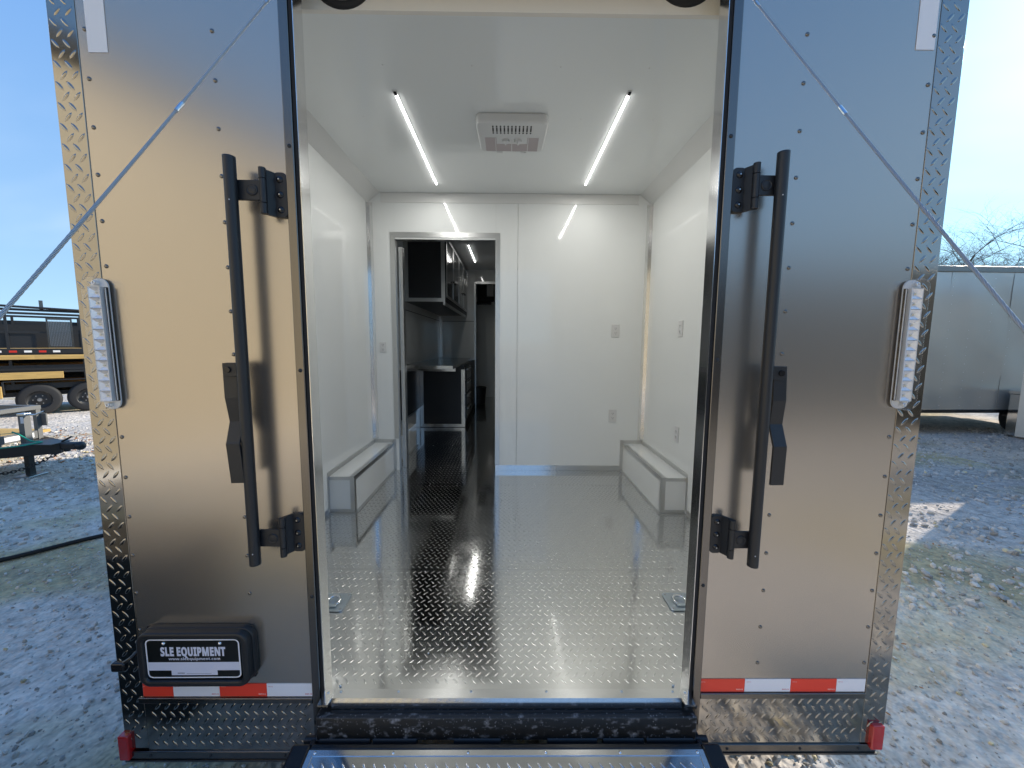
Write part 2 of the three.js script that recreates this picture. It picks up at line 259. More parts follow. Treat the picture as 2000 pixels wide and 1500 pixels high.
// back partition of the rear room with the doorway
{
  const x0 = -0.992, x1 = -0.119, yh = 2.592, zf = ZB, zb = ZB - 0.045;
  mesh('partition_panel', wav(-XI, x0, FL, CE, zb, zf, 0.004, 22, 1.3), M.white, TR);
  mesh('partition_panel', wav(x0 + 0.0004, x1 - 0.0004, yh, CE, zb, zf - 0.0004, 0.004, 22, 1.3), M.white, TR);
  mesh('partition_panel', wav(x1, 0.069, FL, CE, zb, zf, 0.004, 22, 1.3), M.white, TR);
  mesh('partition_panel', wav(0.0715, XI, FL, CE, zb, zf, 0.004, 22, 1.3), M.white, TR);
  const t = 0.004;
  mesh('door_casing', bx(x0 - 0.038, x0 + 0.004, FL + 0.292, yh + 0.012, zf, zf + t), M.alu, TR);
  mesh('door_casing', bx(x0 - 0.038, x1 + 0.036, yh + 0.0125, yh + 0.056, zf, zf + t), M.alu, TR);
  mesh('door_casing', bx(x1 - 0.004, x1 + 0.036, FL + 0.05, yh + 0.012, zf, zf + t), M.alu, TR);
  for (const [a, b] of [[x0 - 0.001, x0 + 0.003], [x1 - 0.003, x1 + 0.001]]) mesh('door_jamb', bx(a, b, FL, yh, zb - 0.02, zf - 0.001), M.alu, TR);
  mesh('door_jamb', bx(x0 + 0.0032, x1 - 0.0032, yh - 0.004, yh, zb - 0.02, zf - 0.001), M.alu, TR);
  mesh('pocket_track', bx(x0 + 0.012, x0 + 0.045, FL + 0.002, yh - 0.05, zb - 0.10, zb - 0.03), M.alu, TR);
  for (const [xx, yy] of [[x0 - 0.017, 2.3], [x0 - 0.017, 1.65], [x0 - 0.017, 1.1], [x1 + 0.017, 2.3], [x1 + 0.017, 1.9], [x1 + 0.017, 1.2], [-0.7, yh + 0.034], [-0.35, yh + 0.034], [-1.01, yh + 0.034]]) { const o = put('screw', rivetG, M.steel, TR, xx, yy, zf + t); o.scale.setScalar(0.7); }
  // trims along the partition
  mesh('top_strip', rb(-1.10, 1.10, CE - 0.082, CE - 0.002, zf, zf + 0.006, 0.002), M.cove, TR);
  mesh('base_trim', bx(x1 + 0.001, 0.44, FL, FL + 0.048, zf, zf + 0.003), M.aluShiny, TR);
  mesh('base_trim', bx(0.4415, 1.0165, FL, FL + 0.048, zf, zf + 0.003), M.alu, TR);
  for (const s of [-1, 1]) {
    mesh('corner_trim', merge([bx(s > 0 ? XI - 0.042 : -XI + 0.003, s > 0 ? XI - 0.003 : -XI + 0.042, 0.845, CE - 0.083, zf, zf + 0.003), bx(s > 0 ? XI - 0.003 : -XI, s > 0 ? XI : -XI + 0.003, 0.845, CE - 0.083, zf, zf + 0.045)]), M.aluShiny, TR);
    for (let k = 0; k < 6; k++) for (const dx of [0.022]) { const o = put('screw', rivetG, M.steel, TR, s * (XI - dx), 1.05 + k * 0.36, zf + 0.003); o.scale.setScalar(0.6); }
    // wheel box
    const wb = part('wheel_box', TR, [0, 0, 0]), xa = s > 0 ? 1.045 : -XI, xb = s > 0 ? XI : -1.045, zn = -1.36, yt = 0.80;
    mesh('panel', bx(xa, xb, FL + 0.001, yt, ZB, zn), M.white, wb);
    const xe = s * 1.045, e0 = Math.min(xe, xe + s * 0.028), e1 = Math.max(xe, xe + s * 0.028), o3 = 0.0025;
    mesh('edge_trim', merge([bx(e0, e1, yt, yt + o3, ZB + 0.03, zn + o3), bx(Math.min(xe, xe - s * o3), Math.max(xe, xe - s * o3), yt - 0.028, yt + o3, ZB, zn + o3)]), M.alu, wb);
    mesh('edge_trim', merge([bx(xa + 0.001, xb - 0.001, yt - 0.024, yt - 0.0002, zn, zn + o3), bx(e0, e1, FL + 0.005, yt - 0.0245, zn, zn + o3)]), M.alu, wb);
    mesh('edge_trim', bx(Math.min(xe, xe - s * o3), Math.max(xe, xe - s * o3), FL + 0.004, yt - 0.0285, zn - 0.026, zn + o3), M.alu, wb);
    mesh('base_trim', merge([bx(Math.min(xe, xe - s * 0.026), Math.max(xe, xe - s * 0.026), FL, FL + o3, ZB, zn + 0.026), bx(Math.min(xe + s * 0.001, s * XI), Math.max(xe + s * 0.001, s * XI), FL, FL + o3, zn, zn + 0.026)]), M.alu, wb);
    mesh('base_trim', bx(xa + 0.002, xb - 0.002, FL + 0.003, FL + 0.022, zn, zn + 0.004), M.alu, wb);
    const wx = s * (XI - 0.0025);
    mesh('wall_trim', bx(Math.min(wx, s * XI), Math.max(wx, s * XI), yt + 0.001, yt + 0.032, ZB, zn + 0.02), M.alu, wb);
    mesh('wall_trim', bx(Math.min(wx, s * XI), Math.max(wx, s * XI), FL + 0.024, yt + 0.0005, zn, zn + 0.026), M.alu, wb);
    mesh('wall_trim', bx(s > 0 ? 1.0435 : -XI + 0.003, s > 0 ? XI - 0.003 : -1.0435, yt + 0.006, yt + 0.036, ZB, ZB + 0.003), M.alu, wb);
    mesh('wall_trim', bx(Math.min(s * 1.0175, s * 1.0425), Math.max(s * 1.0175, s * 1.0425), FL + 0.003, yt + 0.036, ZB, ZB + 0.003), M.alu, wb);
    for (let k = 0; k < 3; k++) { const o = put('screw', smallScrewG, M.steel, wb, s * (XI - 0.0028), yt + 0.016, -1.5 - k * 0.3); o.rotation.z = s * Math.PI / 2; }
    // floor edge trim in front of the wheel box
    mesh('base_trim', bx(Math.min(wx, s * XI), Math.max(wx, s * XI), FL, FL + 0.035, zn + 0.028, -0.04), M.alu, TR);
  }
}

function tapeG(a, b, y0, y1) { const g = new THREE.BoxGeometry(b - a, y1 - y0, 0.0011), uv = g.attributes.uv; for (let i = 0; i < uv.count; i++) uv.setX(i, uv.getX(i) * Math.min(1, (b - a) / 0.153)); g.translate((a + b) / 2, (y0 + y1) / 2, 0.00105); return g; }
// rear face: panels, corner trim, skirt, frame
{
  const yTop = 3.0;
  for (const [s, sk] of sdef) {
    const xo = 1.207, xi = 0.6445, yb = 0.530 + sk, side = s < 0 ? 'left' : 'right';
    const pn = mesh('rear_panel', bx(s > 0 ? xi : -xo, s > 0 ? xo : -xi, yb, yTop, -0.012, 0), M.panel, TR, s < 0 ? 'smooth bronze rear panel carrying the number plate' : 'smooth bronze rear panel without a number plate');
    const ys = []; for (let k = 0; k < 19; k++) ys.push(0.642 + k * 0.1285 + sk * 0.8);
    for (const y of ys) { if (y > 2.72) continue; put('rivet', rivetG, M.frame, pn, s * (1.194 + (s < 0 ? -(y - 1.6) * 0.008 : 0.0)), y, 0); put('rivet', rivetG, M.frame, pn, s * 0.835, y, 0); }
    // corner trim with tread
    const tx = s < 0 ? -1.282 : 1.2075, k = s < 0 ? 0.010 : 0.0;
    const tr = mesh('corner_trim', merge([rb(s < 0 ? -1.284 : 1.2075, s < 0 ? -1.2075 : 1.284, 0.345 + sk, 3.06, -0.012, 0.002, 0.001), rb(s < 0 ? -1.286 : 1.278, s < 0 ? -1.278 : 1.286, 0.345 + sk, 3.06, -0.12, 0.001, 0.003)]), M.trim, TR);
    const tg = tread(0.070, 2.62, { H: 0.0024, B: 0.0098, L: 0.033 }); tg.translate(tx, 0.37 + sk, 0.0021); stuff('tread', tg, M.trimLug, tr);
    const sg = tread(0.1, 2.62, { H: 0.0018 }); sg.rotateY(s * Math.PI / 2); sg.translate(s * 1.2862, 0.37, s > 0 ? -0.01 : -0.11); stuff('tread', sg, M.trimLug, tr);
    // skirt
    const y0 = 0.338 + sk * 1.4, y1 = 0.522 + sk;
    const kt = mesh('rear_skirt', bx(s > 0 ? 0.64 : -1.2072, s > 0 ? 1.2072 : -0.64, y0 - 0.03, y1 + 0.004, -0.02, 0.001), M.trim, TR, s < 0 ? 'dark tread plate skirt under the number plate' : 'dark tread plate skirt at the right');
    const kg = tread(0.56, y1 - y0, { H: 0.0024, B: 0.0098, L: 0.033 }); kg.translate(s > 0 ? 0.643 : -1.205, y0, 0.0011); stuff('tread', kg, M.trimLug, kt);
    mesh('panel_lip', rb(s > 0 ? 0.646 : -1.222, s > 0 ? 1.204 : -0.646, yb - 0.016, yb + 0.004, -0.004, 0.008, 0.003), M.frame, TR);
    const rl = mesh('bottom_rail', merge([rb(s > 0 ? 0.66 : -1.282, s > 0 ? 1.262 : -0.66, y0 - 0.028, y0 + 0.0, -0.03, 0.006, 0.002), bx(s > 0 ? 0.66 : -1.282, s > 0 ? 1.262 : -0.66, y0 - 0.034, y0 - 0.0285, -0.03, 0.010)]), M.frame, TR);
    for (const xx of [0.75, 1.0, 1.2]) { const o = put('rivet', rivetG, M.black, rl, s * xx, y0 - 0.014, 0.0062); o.scale.setScalar(0.8); }
    // door frame extrusion, weather seal and jamb
    const fr = mesh('door_frame', rb(s > 0 ? 0.618 : -0.6445, s > 0 ? 0.6445 : -0.618, 0.40 + sk, yTop, -0.01, 0.012, 0.003), M.frame, TR);
    for (const y of [2.277, 1.637, 0.91, 0.478]) put('rivet', rivetG, M.black, fr, s * 0.630, y + (s < 0 ? -0.02 : 0.02), 0.0118);
    mesh('weather_seal', bx(s > 0 ? 0.6085 : -0.6178, s > 0 ? 0.6178 : -0.6085, 0.40, yTop, -0.02, 0.006), M.rubber, TR);
    mesh('door_jamb', bx(s > 0 ? 0.606 : -0.6083, s > 0 ? 0.6083 : -0.606, 0.502, yTop, -0.048, 0.0045), M.aluShiny, TR);
    mesh('rear_stud', bx(s > 0 ? 0.609 : -1.236, s > 0 ? 1.236 : -0.609, FL - 0.02, 3.05, -0.03, -0.0215), M.white, TR);
    mesh('rear_stud', bx(s > 0 ? 0.609 : -0.66, s > 0 ? 0.66 : -0.609, FL - 0.02, 3.05, -0.0475, -0.0305), M.white, TR);
    // floor notch piece where the sill meets the jamb
    mesh('sill_corner', merge([bx(s > 0 ? 0.572 : -0.605, s > 0 ? 0.605 : -0.572, FL - 0.004, FL + 0.0032, 0.0002, 0.058)]), M.aluShiny, TR);
    for (const zz of [0.014, -0.012]) put('screw', smallScrewG, M.zinc, TR, s * (zz > 0 ? 0.590 : 0.562), FL + 0.0033, zz);
    // hanging label strip
    mesh('label_strip', bx(s > 0 ? 1.146 : -1.181, s > 0 ? 1.199 : -1.127, 2.503 + (s > 0 ? 0.036 : 0), 2.80, 0.0005, 0.0015), M.paper, TR, s < 0 ? 'white label strip at the top left corner' : 'white label strip at the top right corner');
    // reflective tape
    const tp = s < 0 ? [[-1.222, -1.109, 1], [-1.108, -0.956, 0], [-0.955, -0.800, 1], [-0.799, -0.650, 0]] : [[0.636, 0.6425, 0], [0.643, 0.796, 1], [0.797, 0.951, 0], [0.952, 1.106, 1], [1.107, 1.204, 0]];
    for (const [a, b, r] of tp) mesh('reflective_tape', tapeG(a, b, yb + 0.006, yb + 0.052), r ? M.tapeR : M.tapeW, TR, r ? 'red block of reflective tape' : 'white block of reflective tape');
    // corner reflector
    const yr = s < 0 ? 0.303 : 0.338;
    const rf = mesh('corner_reflector', rb(s > 0 ? 1.235 : -1.297, s > 0 ? 1.276 : -1.262, yr, yr + 0.09, -0.06, 0.016, 0.005), M.redLens, TR, s < 0 ? 'red corner reflector at the lower left' : 'red corner reflector at the lower right');
  }
  mesh('header_panel', bx(-0.6445, 0.6445, 2.80, 3.0, -0.012, 0), M.panel, TR);
  mesh('header_frame', rb(-0.618, 0.618, 2.772, 2.80, -0.01, 0.012, 0.003), M.frame, TR);
  mesh('header_board', bx(-XI, XI, 2.715, CE, -0.135, -0.12), M.cream, TR, 'cream board above the doorway');
  mesh('header_lining', bx(-XI, XI, 2.78, CE, -0.058, -0.0305), M.cream, TR);
  for (const s of [-1, 1]) {
    const l = part('loading_light', TR, [s < 0 ? -0.515 : 0.535, s < 0 ? 2.815 : 2.835, -0.12]);
    const g = new THREE.TorusGeometry(0.088, 0.012, 10, 40); mesh('bezel', g, M.rubber, l); const d = new THREE.CylinderGeometry(0.086, 0.086, 0.006, 32); d.rotateX(Math.PI / 2); d.translate(0, 0, 0.003); mesh('lamp_lens', d, std({ color: lin(0.45, 0.45, 0.42), roughness: 0.25 }), l);
  }
}
// sill, hinges and ramp
{
  mesh('sill_strip', bx(-0.5718, 0.5718, FL - 0.004, FL + 0.003, -0.0002, 0.034), M.aluShiny, TR);
  mesh('sill_face', bx(-0.5718, 0.5718, FL - 0.035, FL - 0.0042, 0.028, 0.0338), M.aluShiny, TR);
  for (const x of [-0.55, -0.36, -0.12, 0.13, 0.38, 0.55]) put('screw', smallScrewG, M.zinc, TR, x, FL + 0.0032, 0.010);
  mesh('sill_bar', rb(-0.612, 0.612, 0.43, 0.512, -0.02, 0.062, 0.006), M.sill, TR, 'black steel sill dusted with pale grit');
  mesh('sill_groove', bx(-0.57, 0.57, 0.5125, 0.5132, 0.036, 0.046), M.rubber, TR);
  mesh('under_plate', bx(-0.66, 0.66, 0.30, 0.428, -0.03, -0.012), M.trim, TR);
  { const g = tread(1.26, 0.12, {}); g.translate(-0.63, 0.305, -0.0118); stuff('tread', g, M.trimLug, TR.children[TR.children.length - 1]); }
  const seg = [[-0.60, -0.44], [-0.43, -0.29], [-0.17, -0.02], [0.13, 0.29], [0.31, 0.44], [0.45, 0.60]];
  for (const [a, b] of seg) { const h = rod([a, 0.425, 0.052], [b, 0.425, 0.052], 0.017, 14); mesh('hinge_barrel', h, M.black, TR); mesh('hinge_leaf', rb(a + 0.01, b - 0.01, 0.400, 0.414, 0.02, 0.115, 0.004), M.black, TR); }
  for (const s of [-1, 1]) { mesh('hinge_bracket', merge([rb(Math.min(s * 0.615, s * 0.632), Math.max(s * 0.615, s * 0.632), 0.355, 0.425, -0.02, 0.07, 0.004), rod([s * 0.60, 0.415, 0.045], [s * 0.655, 0.415, 0.045], 0.012)]), M.black, TR); }
  // ramp door lying open, its outer edge on the gravel
  const ramp = part('ramp_door', TR, [0, 0.450, 0.086], 'open ramp door faced with aluminium tread plate'); ramp.rotation.x = Math.atan2(0.40, 2.06);
  const L = 2.09;
  mesh('ramp_frame', merge([rb(-0.672, -0.612, -0.055, 0.001, 0, L, 0.008), rb(0.612, 0.672, -0.055, 0.001, 0, L, 0.008), rb(-0.6115, 0.6115, -0.055, 0.001, 0, 0.018, 0.005), bx(-0.6115, 0.6115, -0.055, -0.006, 0.019, L)]), M.blackGloss, ramp);
  const rp = mesh('ramp_plate', bx(-0.611, 0.611, -0.0058, -0.001, 0.0185, L), M.plate, ramp);
  { const g = flat(tread(1.186, L - 0.06, { H: 0.0019 })); g.translate(-0.593, -0.0008, L - 0.025); stuff('tread', g, M.lug, rp); }
  mesh('ramp_edge_trim', bx(-0.611, 0.611, -0.0009, 0.0016, 0.0187, 0.0335), M.aluShiny, ramp);
  for (const s of [-1, 1]) mesh('ramp_edge_trim', bx(Math.min(s * 0.595, s * 0.611), Math.max(s * 0.595, s * 0.611), -0.0009, 0.0016, 0.034, L), M.aluShiny, ramp);
  for (const x of [-0.59, -0.35, -0.12, 0.12, 0.35, 0.59]) put('screw', smallScrewG, M.chrome, ramp, x, 0.0017, 0.026);
  for (const s of [-1, 1]) for (const z of [0.075, 0.35, 0.7]) put('screw', smallScrewG, M.chrome, ramp, s * 0.603, 0.0017, z);
}
// ramp cables
for (const s of [-1, 1]) {
  const c = part('ramp_cable', TR, [0, 0, 0], s < 0 ? 'grey steel ramp cable crossing the left panel' : 'grey steel ramp cable crossing the right panel');
  const A = s < 0 ? [-0.590, 2.755, -0.015] : [0.600, 2.765, -0.015], B = [s * 0.64, 0.20, 1.86], P = (t, o = 0) => [A[0] + (B[0] - A[0]) * t + o, A[1] + (B[1] - A[1]) * t - 0.045 * Math.sin(Math.PI * t), A[2] + (B[2] - A[2]) * t];
  const pts = []; for (let i = 0; i <= 24; i++) pts.push(P(i / 24));
  mesh('core', tube(pts, 0.0016, 120, 8), M.cable, c);
  // twisted outer strands
  const V = (a) => new THREE.Vector3(...a), dir = V(B).sub(V(A)).normalize(), e1 = new THREE.Vector3(1, 0, 0).addScaledVector(dir, -dir.x).normalize(), e2 = new THREE.Vector3().crossVectors(dir, e1);
  for (let k = 0; k < 6; k++) { const q = []; const n = 420; for (let i = 0; i <= n; i++) { const t = i / n * 0.62, ph = k * Math.PI / 3 + t * 3.2 / 0.028 * Math.PI * 2 * 0.5, p = V(P(t)).addScaledVector(e1, 0.0016 * Math.cos(ph)).addScaledVector(e2, 0.0016 * Math.sin(ph)); q.push([p.x, p.y, p.z]); } mesh('strand', tube(q, 0.00085, 420, 5), M.cable, c); }
  for (const t of [0.085, 0.235]) { const a = P(t - 0.004), b = P(t + 0.004); mesh('crimp_sleeve', rod(a, b, 0.0033, 10), M.zinc, c); }
  mesh('cable_eye', new THREE.TorusGeometry(0.012, 0.004, 8, 20).translate(A[0], A[1] + 0.012, A[2]), M.zinc, c);
}

// hinged lock bars beside the doorway
function lockBar(s, x, y0, y1, zc = 0.058) {
  const r = 0.0158, b = part('lock_bar', TR, [0, 0, 0], s < 0 ? 'black steel lock bar on the left panel' : 'black steel lock bar on the right panel');
  { const g = new THREE.CylinderGeometry(r, r, y1 - y0, 28, 1, true), cap = new THREE.LatheGeometry([[r, 0], [r * 0.99, 0.004], [r * 0.86, 0.004], [r * 0.84, -0.03], [0, -0.03]].map(p => new THREE.Vector2(...p)), 28); g.translate(x, (y0 + y1) / 2, zc); const c1 = cap.clone().translate(x, y1, zc), c0 = cap.clone().rotateX(Math.PI).translate(x, y0, zc); mesh('tube', merge([g, c1, c0]), M.black, b); }
  for (const yc of [y1 - 0.078, y0 + 0.072]) {
    const lx0 = 0.646, lx1 = 0.682, kx = 0.695, X = (a) => s * a;
    const sh = rrect(lx1 - lx0, 0.122, 0.012, s * (lx0 + lx1) / 2, yc); const leaf = ext(sh, 0.006, 0.0015, 6); leaf.translate(0, 0, 0.0018); mesh('hinge_leaf', leaf, M.black, b);
    const web = new THREE.Shape(); [[lx1 - 0.004, 0.002], [lx1 - 0.004, 0.009], [kx - 0.003, 0.034], [kx + 0.006, 0.030], [lx1 + 0.002, 0.002]].forEach(([a, z], i) => i ? web.lineTo(X(a), -z) : web.moveTo(X(a), -z));
    const rg = new THREE.ExtrudeGeometry(web, { depth: 0.122, bevelEnabled: false }); rg.rotateX(-Math.PI / 2); rg.translate(0, yc - 0.061, 0); mesh('hinge_web', uvm(rg), M.black, b);
    for (const [a, c] of [[-0.062, -0.034], [-0.032, 0.032], [0.034, 0.062]]) mesh('knuckle', rod([X(kx), yc + a, 0.038], [X(kx), yc + c, 0.038], 0.0095, 18), M.black, b);
    for (const dy of [-0.042, 0, 0.042]) { const d = new THREE.LatheGeometry([[0, 0.006], [0.004, 0.0058], [0.0078, 0.004], [0.0098, 0.0006], [0.0098, 0]].map(p => new THREE.Vector2(...p)), 18); d.rotateX(Math.PI / 2); put('hinge_bolt', d, M.blackGloss, b, s * (lx0 + 0.018), yc + dy, 0.0092); put('bolt_socket', new THREE.CylinderGeometry(0.0022, 0.0022, 0.0014, 6).rotateX(Math.PI / 2), M.steel, b, s * (lx0 + 0.018), yc + dy, 0.0152); }
    mesh('hinge_arm', rb(Math.min(X(kx + 0.004), X(x * s)), Math.max(X(kx + 0.004), X(x * s)), yc - 0.027, yc + 0.027, 0.037, 0.045, 0.0015), M.black, b);
    const boss = new THREE.LatheGeometry([[0.0, 0.003], [0.010, 0.003], [0.0112, 0.0012], [0.0125, 0.0034], [0.0145, 0.003], [0.0155, 0]].map(p => new THREE.Vector2(...p)), 26); boss.rotateX(Math.PI / 2); put('arm_boss', boss, M.black, b, s * (kx + 0.026), yc, 0.0452);
    mesh('stop_tab', rb(x + s * (r - 0.002) - 0.004, x + s * (r - 0.002) + 0.004, yc - 0.034, yc + 0.016, zc - 0.016, zc - 0.004, 0.002), M.black, b);
    put('weld_mark', new THREE.SphereGeometry(0.0016, 6, 5), M.paper, b, x - s * 0.004, yc - 0.036, zc + r);
  }
  // cam handle
  const hy = 1.64, hx = x + s * 0.040, w = 0.038, prof = [[0, 0.052], [-0.10, 0.056], [-0.172, 0.046], [-0.228, 0.068], [-0.234, 0.071], [-0.352, 0.066]];
  const th = 0.006, sh = new THREE.Shape(); prof.forEach(([y, z], i) => i ? sh.lineTo(z, y) : sh.moveTo(z, y)); for (let i = prof.length - 1; i >= 0; i--) sh.lineTo(prof[i][1] - th, prof[i][0]);
  const hg = new THREE.ExtrudeGeometry(sh, { depth: w, bevelEnabled: true, bevelSize: 0.0008, bevelThickness: 0.0008, bevelSegments: 1 }); hg.rotateY(-Math.PI / 2); hg.translate(w / 2, 0, 0); hg.rotateZ(s < 0 ? 0.035 : 0.02); hg.translate(hx, hy, 0.004); mesh('cam_handle', hg, M.black, b);
  const lug = rrect(0.040, 0.038, 0.010, x + s * 0.030, hy - 0.018); const lg = ext(lug, 0.006, 0.001, 6); lg.translate(0, 0, 0.060); mesh('handle_bracket', lg, M.black, b);
  const pv = new THREE.CylinderGeometry(0.008, 0.009, 0.006, 16); pv.rotateX(Math.PI / 2); put('pivot_pin', pv, M.blackGloss, b, x + s * 0.036, hy - 0.018, 0.069);
}
lockBar(-1, -0.771, 1.031, 2.202); lockBar(1, 0.754, 1.029, 2.229);

// clear tail lights
for (const [s, cx, cy] of [[-1, -1.206, 1.690], [1, 1.204, 1.705]]) {
  const t = part('tail_light', TR, [cx, cy, 0.006], s < 0 ? 'clear tail light strip on the left corner' : 'clear tail light strip on the right corner'); t.rotation.z = s < 0 ? 0.012 : 0.0;
  const w = 0.052, h = 0.388, st = rrect(w, h, w / 2 - 0.002);
  mesh('base', ext(st, 0.004, 0, 14), M.plastic, t);
  const c0 = 11, ch = 0.0305, y0 = -c0 * ch / 2, dx = s * 0.004;
  for (let i = 0; i < c0; i++) {
    const yc = y0 + (i + 0.5) * ch, hw = 0.016, hh = ch / 2 - 0.0006, d = 0.013;
    const v = [[-hw, -hh, d], [hw, -hh, d], [hw, hh, d], [-hw, hh, d], [-0.004, -0.004, 0.006], [0.004, -0.004, 0.006], [0.004, 0.004, 0.006], [-0.004, 0.004, 0.006]];
    const f = [[0, 1, 5], [0, 5, 4], [1, 2, 6], [1, 6, 5], [2, 3, 7], [2, 7, 6], [3, 0, 4], [3, 4, 7], [4, 5, 6], [4, 6, 7]], pos = []; for (const q of f) for (const k of q) pos.push(...v[k]);
    const g = new THREE.BufferGeometry(); g.setAttribute('position', new THREE.Float32BufferAttribute(pos, 3)); g.computeVertexNormals(); uvm(g); put('reflector_cell', g, M.reflector, t, dx, yc, 0.004);
    put('diode', new THREE.SphereGeometry(0.0034, 10, 6), std({ color: lin(0.72, 0.66, 0.5), roughness: 0.2 }), t, dx, yc, 0.011);
  }
  mesh('housing', merge([bx(dx - 0.0178, dx - 0.0164, -c0 * ch / 2, c0 * ch / 2, 0.0042, 0.0175), bx(dx + 0.0164, dx + 0.0178, -c0 * ch / 2, c0 * ch / 2, 0.0042, 0.0175), bx(dx - 0.0178, dx + 0.0178, -c0 * ch / 2 - 0.0015, -c0 * ch / 2 - 0.0001, 0.0042, 0.0175), bx(dx - 0.0178, dx + 0.0178, c0 * ch / 2 + 0.0001, c0 * ch / 2 + 0.0015, 0.0042, 0.0175)]), M.plastic, t);
  mesh('side_channel', merge([bx(-s * 0.0225 - 0.0035, -s * 0.0225 + 0.0035, -0.168, 0.168, 0.0042, 0.010)]), M.blackGloss, t);
  mesh('side_rib', merge([bx(-s * 0.0245 - 0.0008, -s * 0.0245 + 0.0008, -0.166, 0.166, 0.0102, 0.0125)]), M.plastic, t);
  const ln = ext(rrect(w - 0.001, h - 0.001, w / 2 - 0.003), 0.021, 0.0022, 14); ln.translate(0, 0, 0.0065); mesh('lens', ln, M.lens, t);
  for (const yy of [-0.181, 0.181]) { const g = new THREE.TorusGeometry(0.0045, 0.0014, 6, 14); put('screw', g, M.chrome, t, s * 0.004, yy, 0.016); put('screw_boss', new THREE.CylinderGeometry(0.007, 0.007, 0.010, 14).rotateX(Math.PI / 2), M.plastic, t, s * 0.004, yy, 0.009); }
}

// number plate in its black holder
{
  const cx = -1.0, cy = 0.693, h = part('plate_holder', TR, [cx, cy, 0]); h.rotation.z = 0.006;
  const o = rrect(0.340, 0.172, 0.030), hole = rrect(0.318, 0.156, 0.020); o.holes.push(hole);
  const g = ext(o, 0.030, 0.006, 10); g.translate(0, 0, 0.008); mesh('holder_frame', g, M.black, h);
  const o2 = rrect(0.352, 0.178, 0.034); o2.holes.push(rrect(0.33, 0.16, 0.02)); const g2 = ext(o2, 0.014, 0.004, 10); g2.translate(0.002, 0.002, 0.004); mesh('holder_flange', g2, M.black, h);
  mesh('holder_back', bx(-0.17, 0.17, -0.09, 0.09, 0.001, 0.006), M.black, h);
  const tex = canvasTex(1024, 512, (x, w, hh) => {
    const bk = '#0f1414', wt = '#dcdce8'; x.fillStyle = bk; x.fillRect(0, 0, w, hh);
    const rr = (a, b, c, d, r) => { x.beginPath(); x.moveTo(a + r, b); x.lineTo(a + c - r, b); x.quadraticCurveTo(a + c, b, a + c, b + r); x.lineTo(a + c, b + d - r); x.quadraticCurveTo(a + c, b + d, a + c - r, b + d); x.lineTo(a + r, b + d); x.quadraticCurveTo(a, b + d, a, b + d - r); x.lineTo(a, b + r); x.quadraticCurveTo(a, b, a + r, b); x.closePath(); };
    x.strokeStyle = '#f0f0f4'; x.lineWidth = 15; rr(12, 12, w - 24, hh - 24, 58); x.stroke();
    x.fillStyle = wt; x.fillRect(20, 300, w - 40, 108); x.fillRect(262, 400, 500, 70);
    x.fillStyle = wt; x.textAlign = 'center'; x.save(); x.translate(w / 2, 218); x.scale(0.86, 1.42); x.font = 'bold 106px sans-serif'; x.lineWidth = 7; x.strokeStyle = wt; x.strokeText('SLE EQUIPMENT', 0, 0); x.fillText('SLE EQUIPMENT', 0, 0); x.restore();
    x.font = 'bold 48px sans-serif'; x.fillText('www.sleequipment.com', w / 2 + 12, 274);
    x.fillStyle = '#1c2020'; x.font = 'bold 20px sans-serif'; x.textAlign = 'left'; x.fillText('EXPIRES', 328, 452); x.fillRect(424, 450, 270, 3);
  });
  const s = rrect(0.300, 0.136, 0.018), pg = new THREE.ExtrudeGeometry(s, { depth: 0.001, bevelEnabled: false, curveSegments: 8 }), p = pg.attributes.position, uv = pg.attributes.uv;
  for (let i = 0; i < p.count; i++) { const X = p.getX(i), Y = p.getY(i); uv.setXY(i, X / 0.300 + 0.5, Y / 0.136 + 0.5); }
  mesh('number_plate', pg, std({ map: tex, roughness: 0.35 }), h, 'black and white dealer plate with raised white lettering').position.set(-0.002, 0.002, 0.036);
  for (const X of [-0.094, 0.084]) { const b = new THREE.SphereGeometry(0.0058, 12, 6, 0, Math.PI * 2, 0, Math.PI / 2); b.rotateX(Math.PI / 2); put('plate_bolt', b, M.chrome, h, X + 0.003, 0.056, 0.0372); }
  const k = part('latch_hook', TR, [0, 0, 0]); mesh('hook_rod', tube([[-1.182, 0.742, 0.008], [-1.184, 0.716, 0.022], [-1.196, 0.700, 0.040], [-1.214, 0.688, 0.046]], 0.006, 16, 8), M.blackGloss, k);
  mesh('hook_grip', rb(-1.250, -1.206, 0.662, 0.692, 0.036, 0.056, 0.007), M.blackGloss, k); put('hook_screw', rivetG, M.steel, k, -1.205, 0.728, 0.007);
}

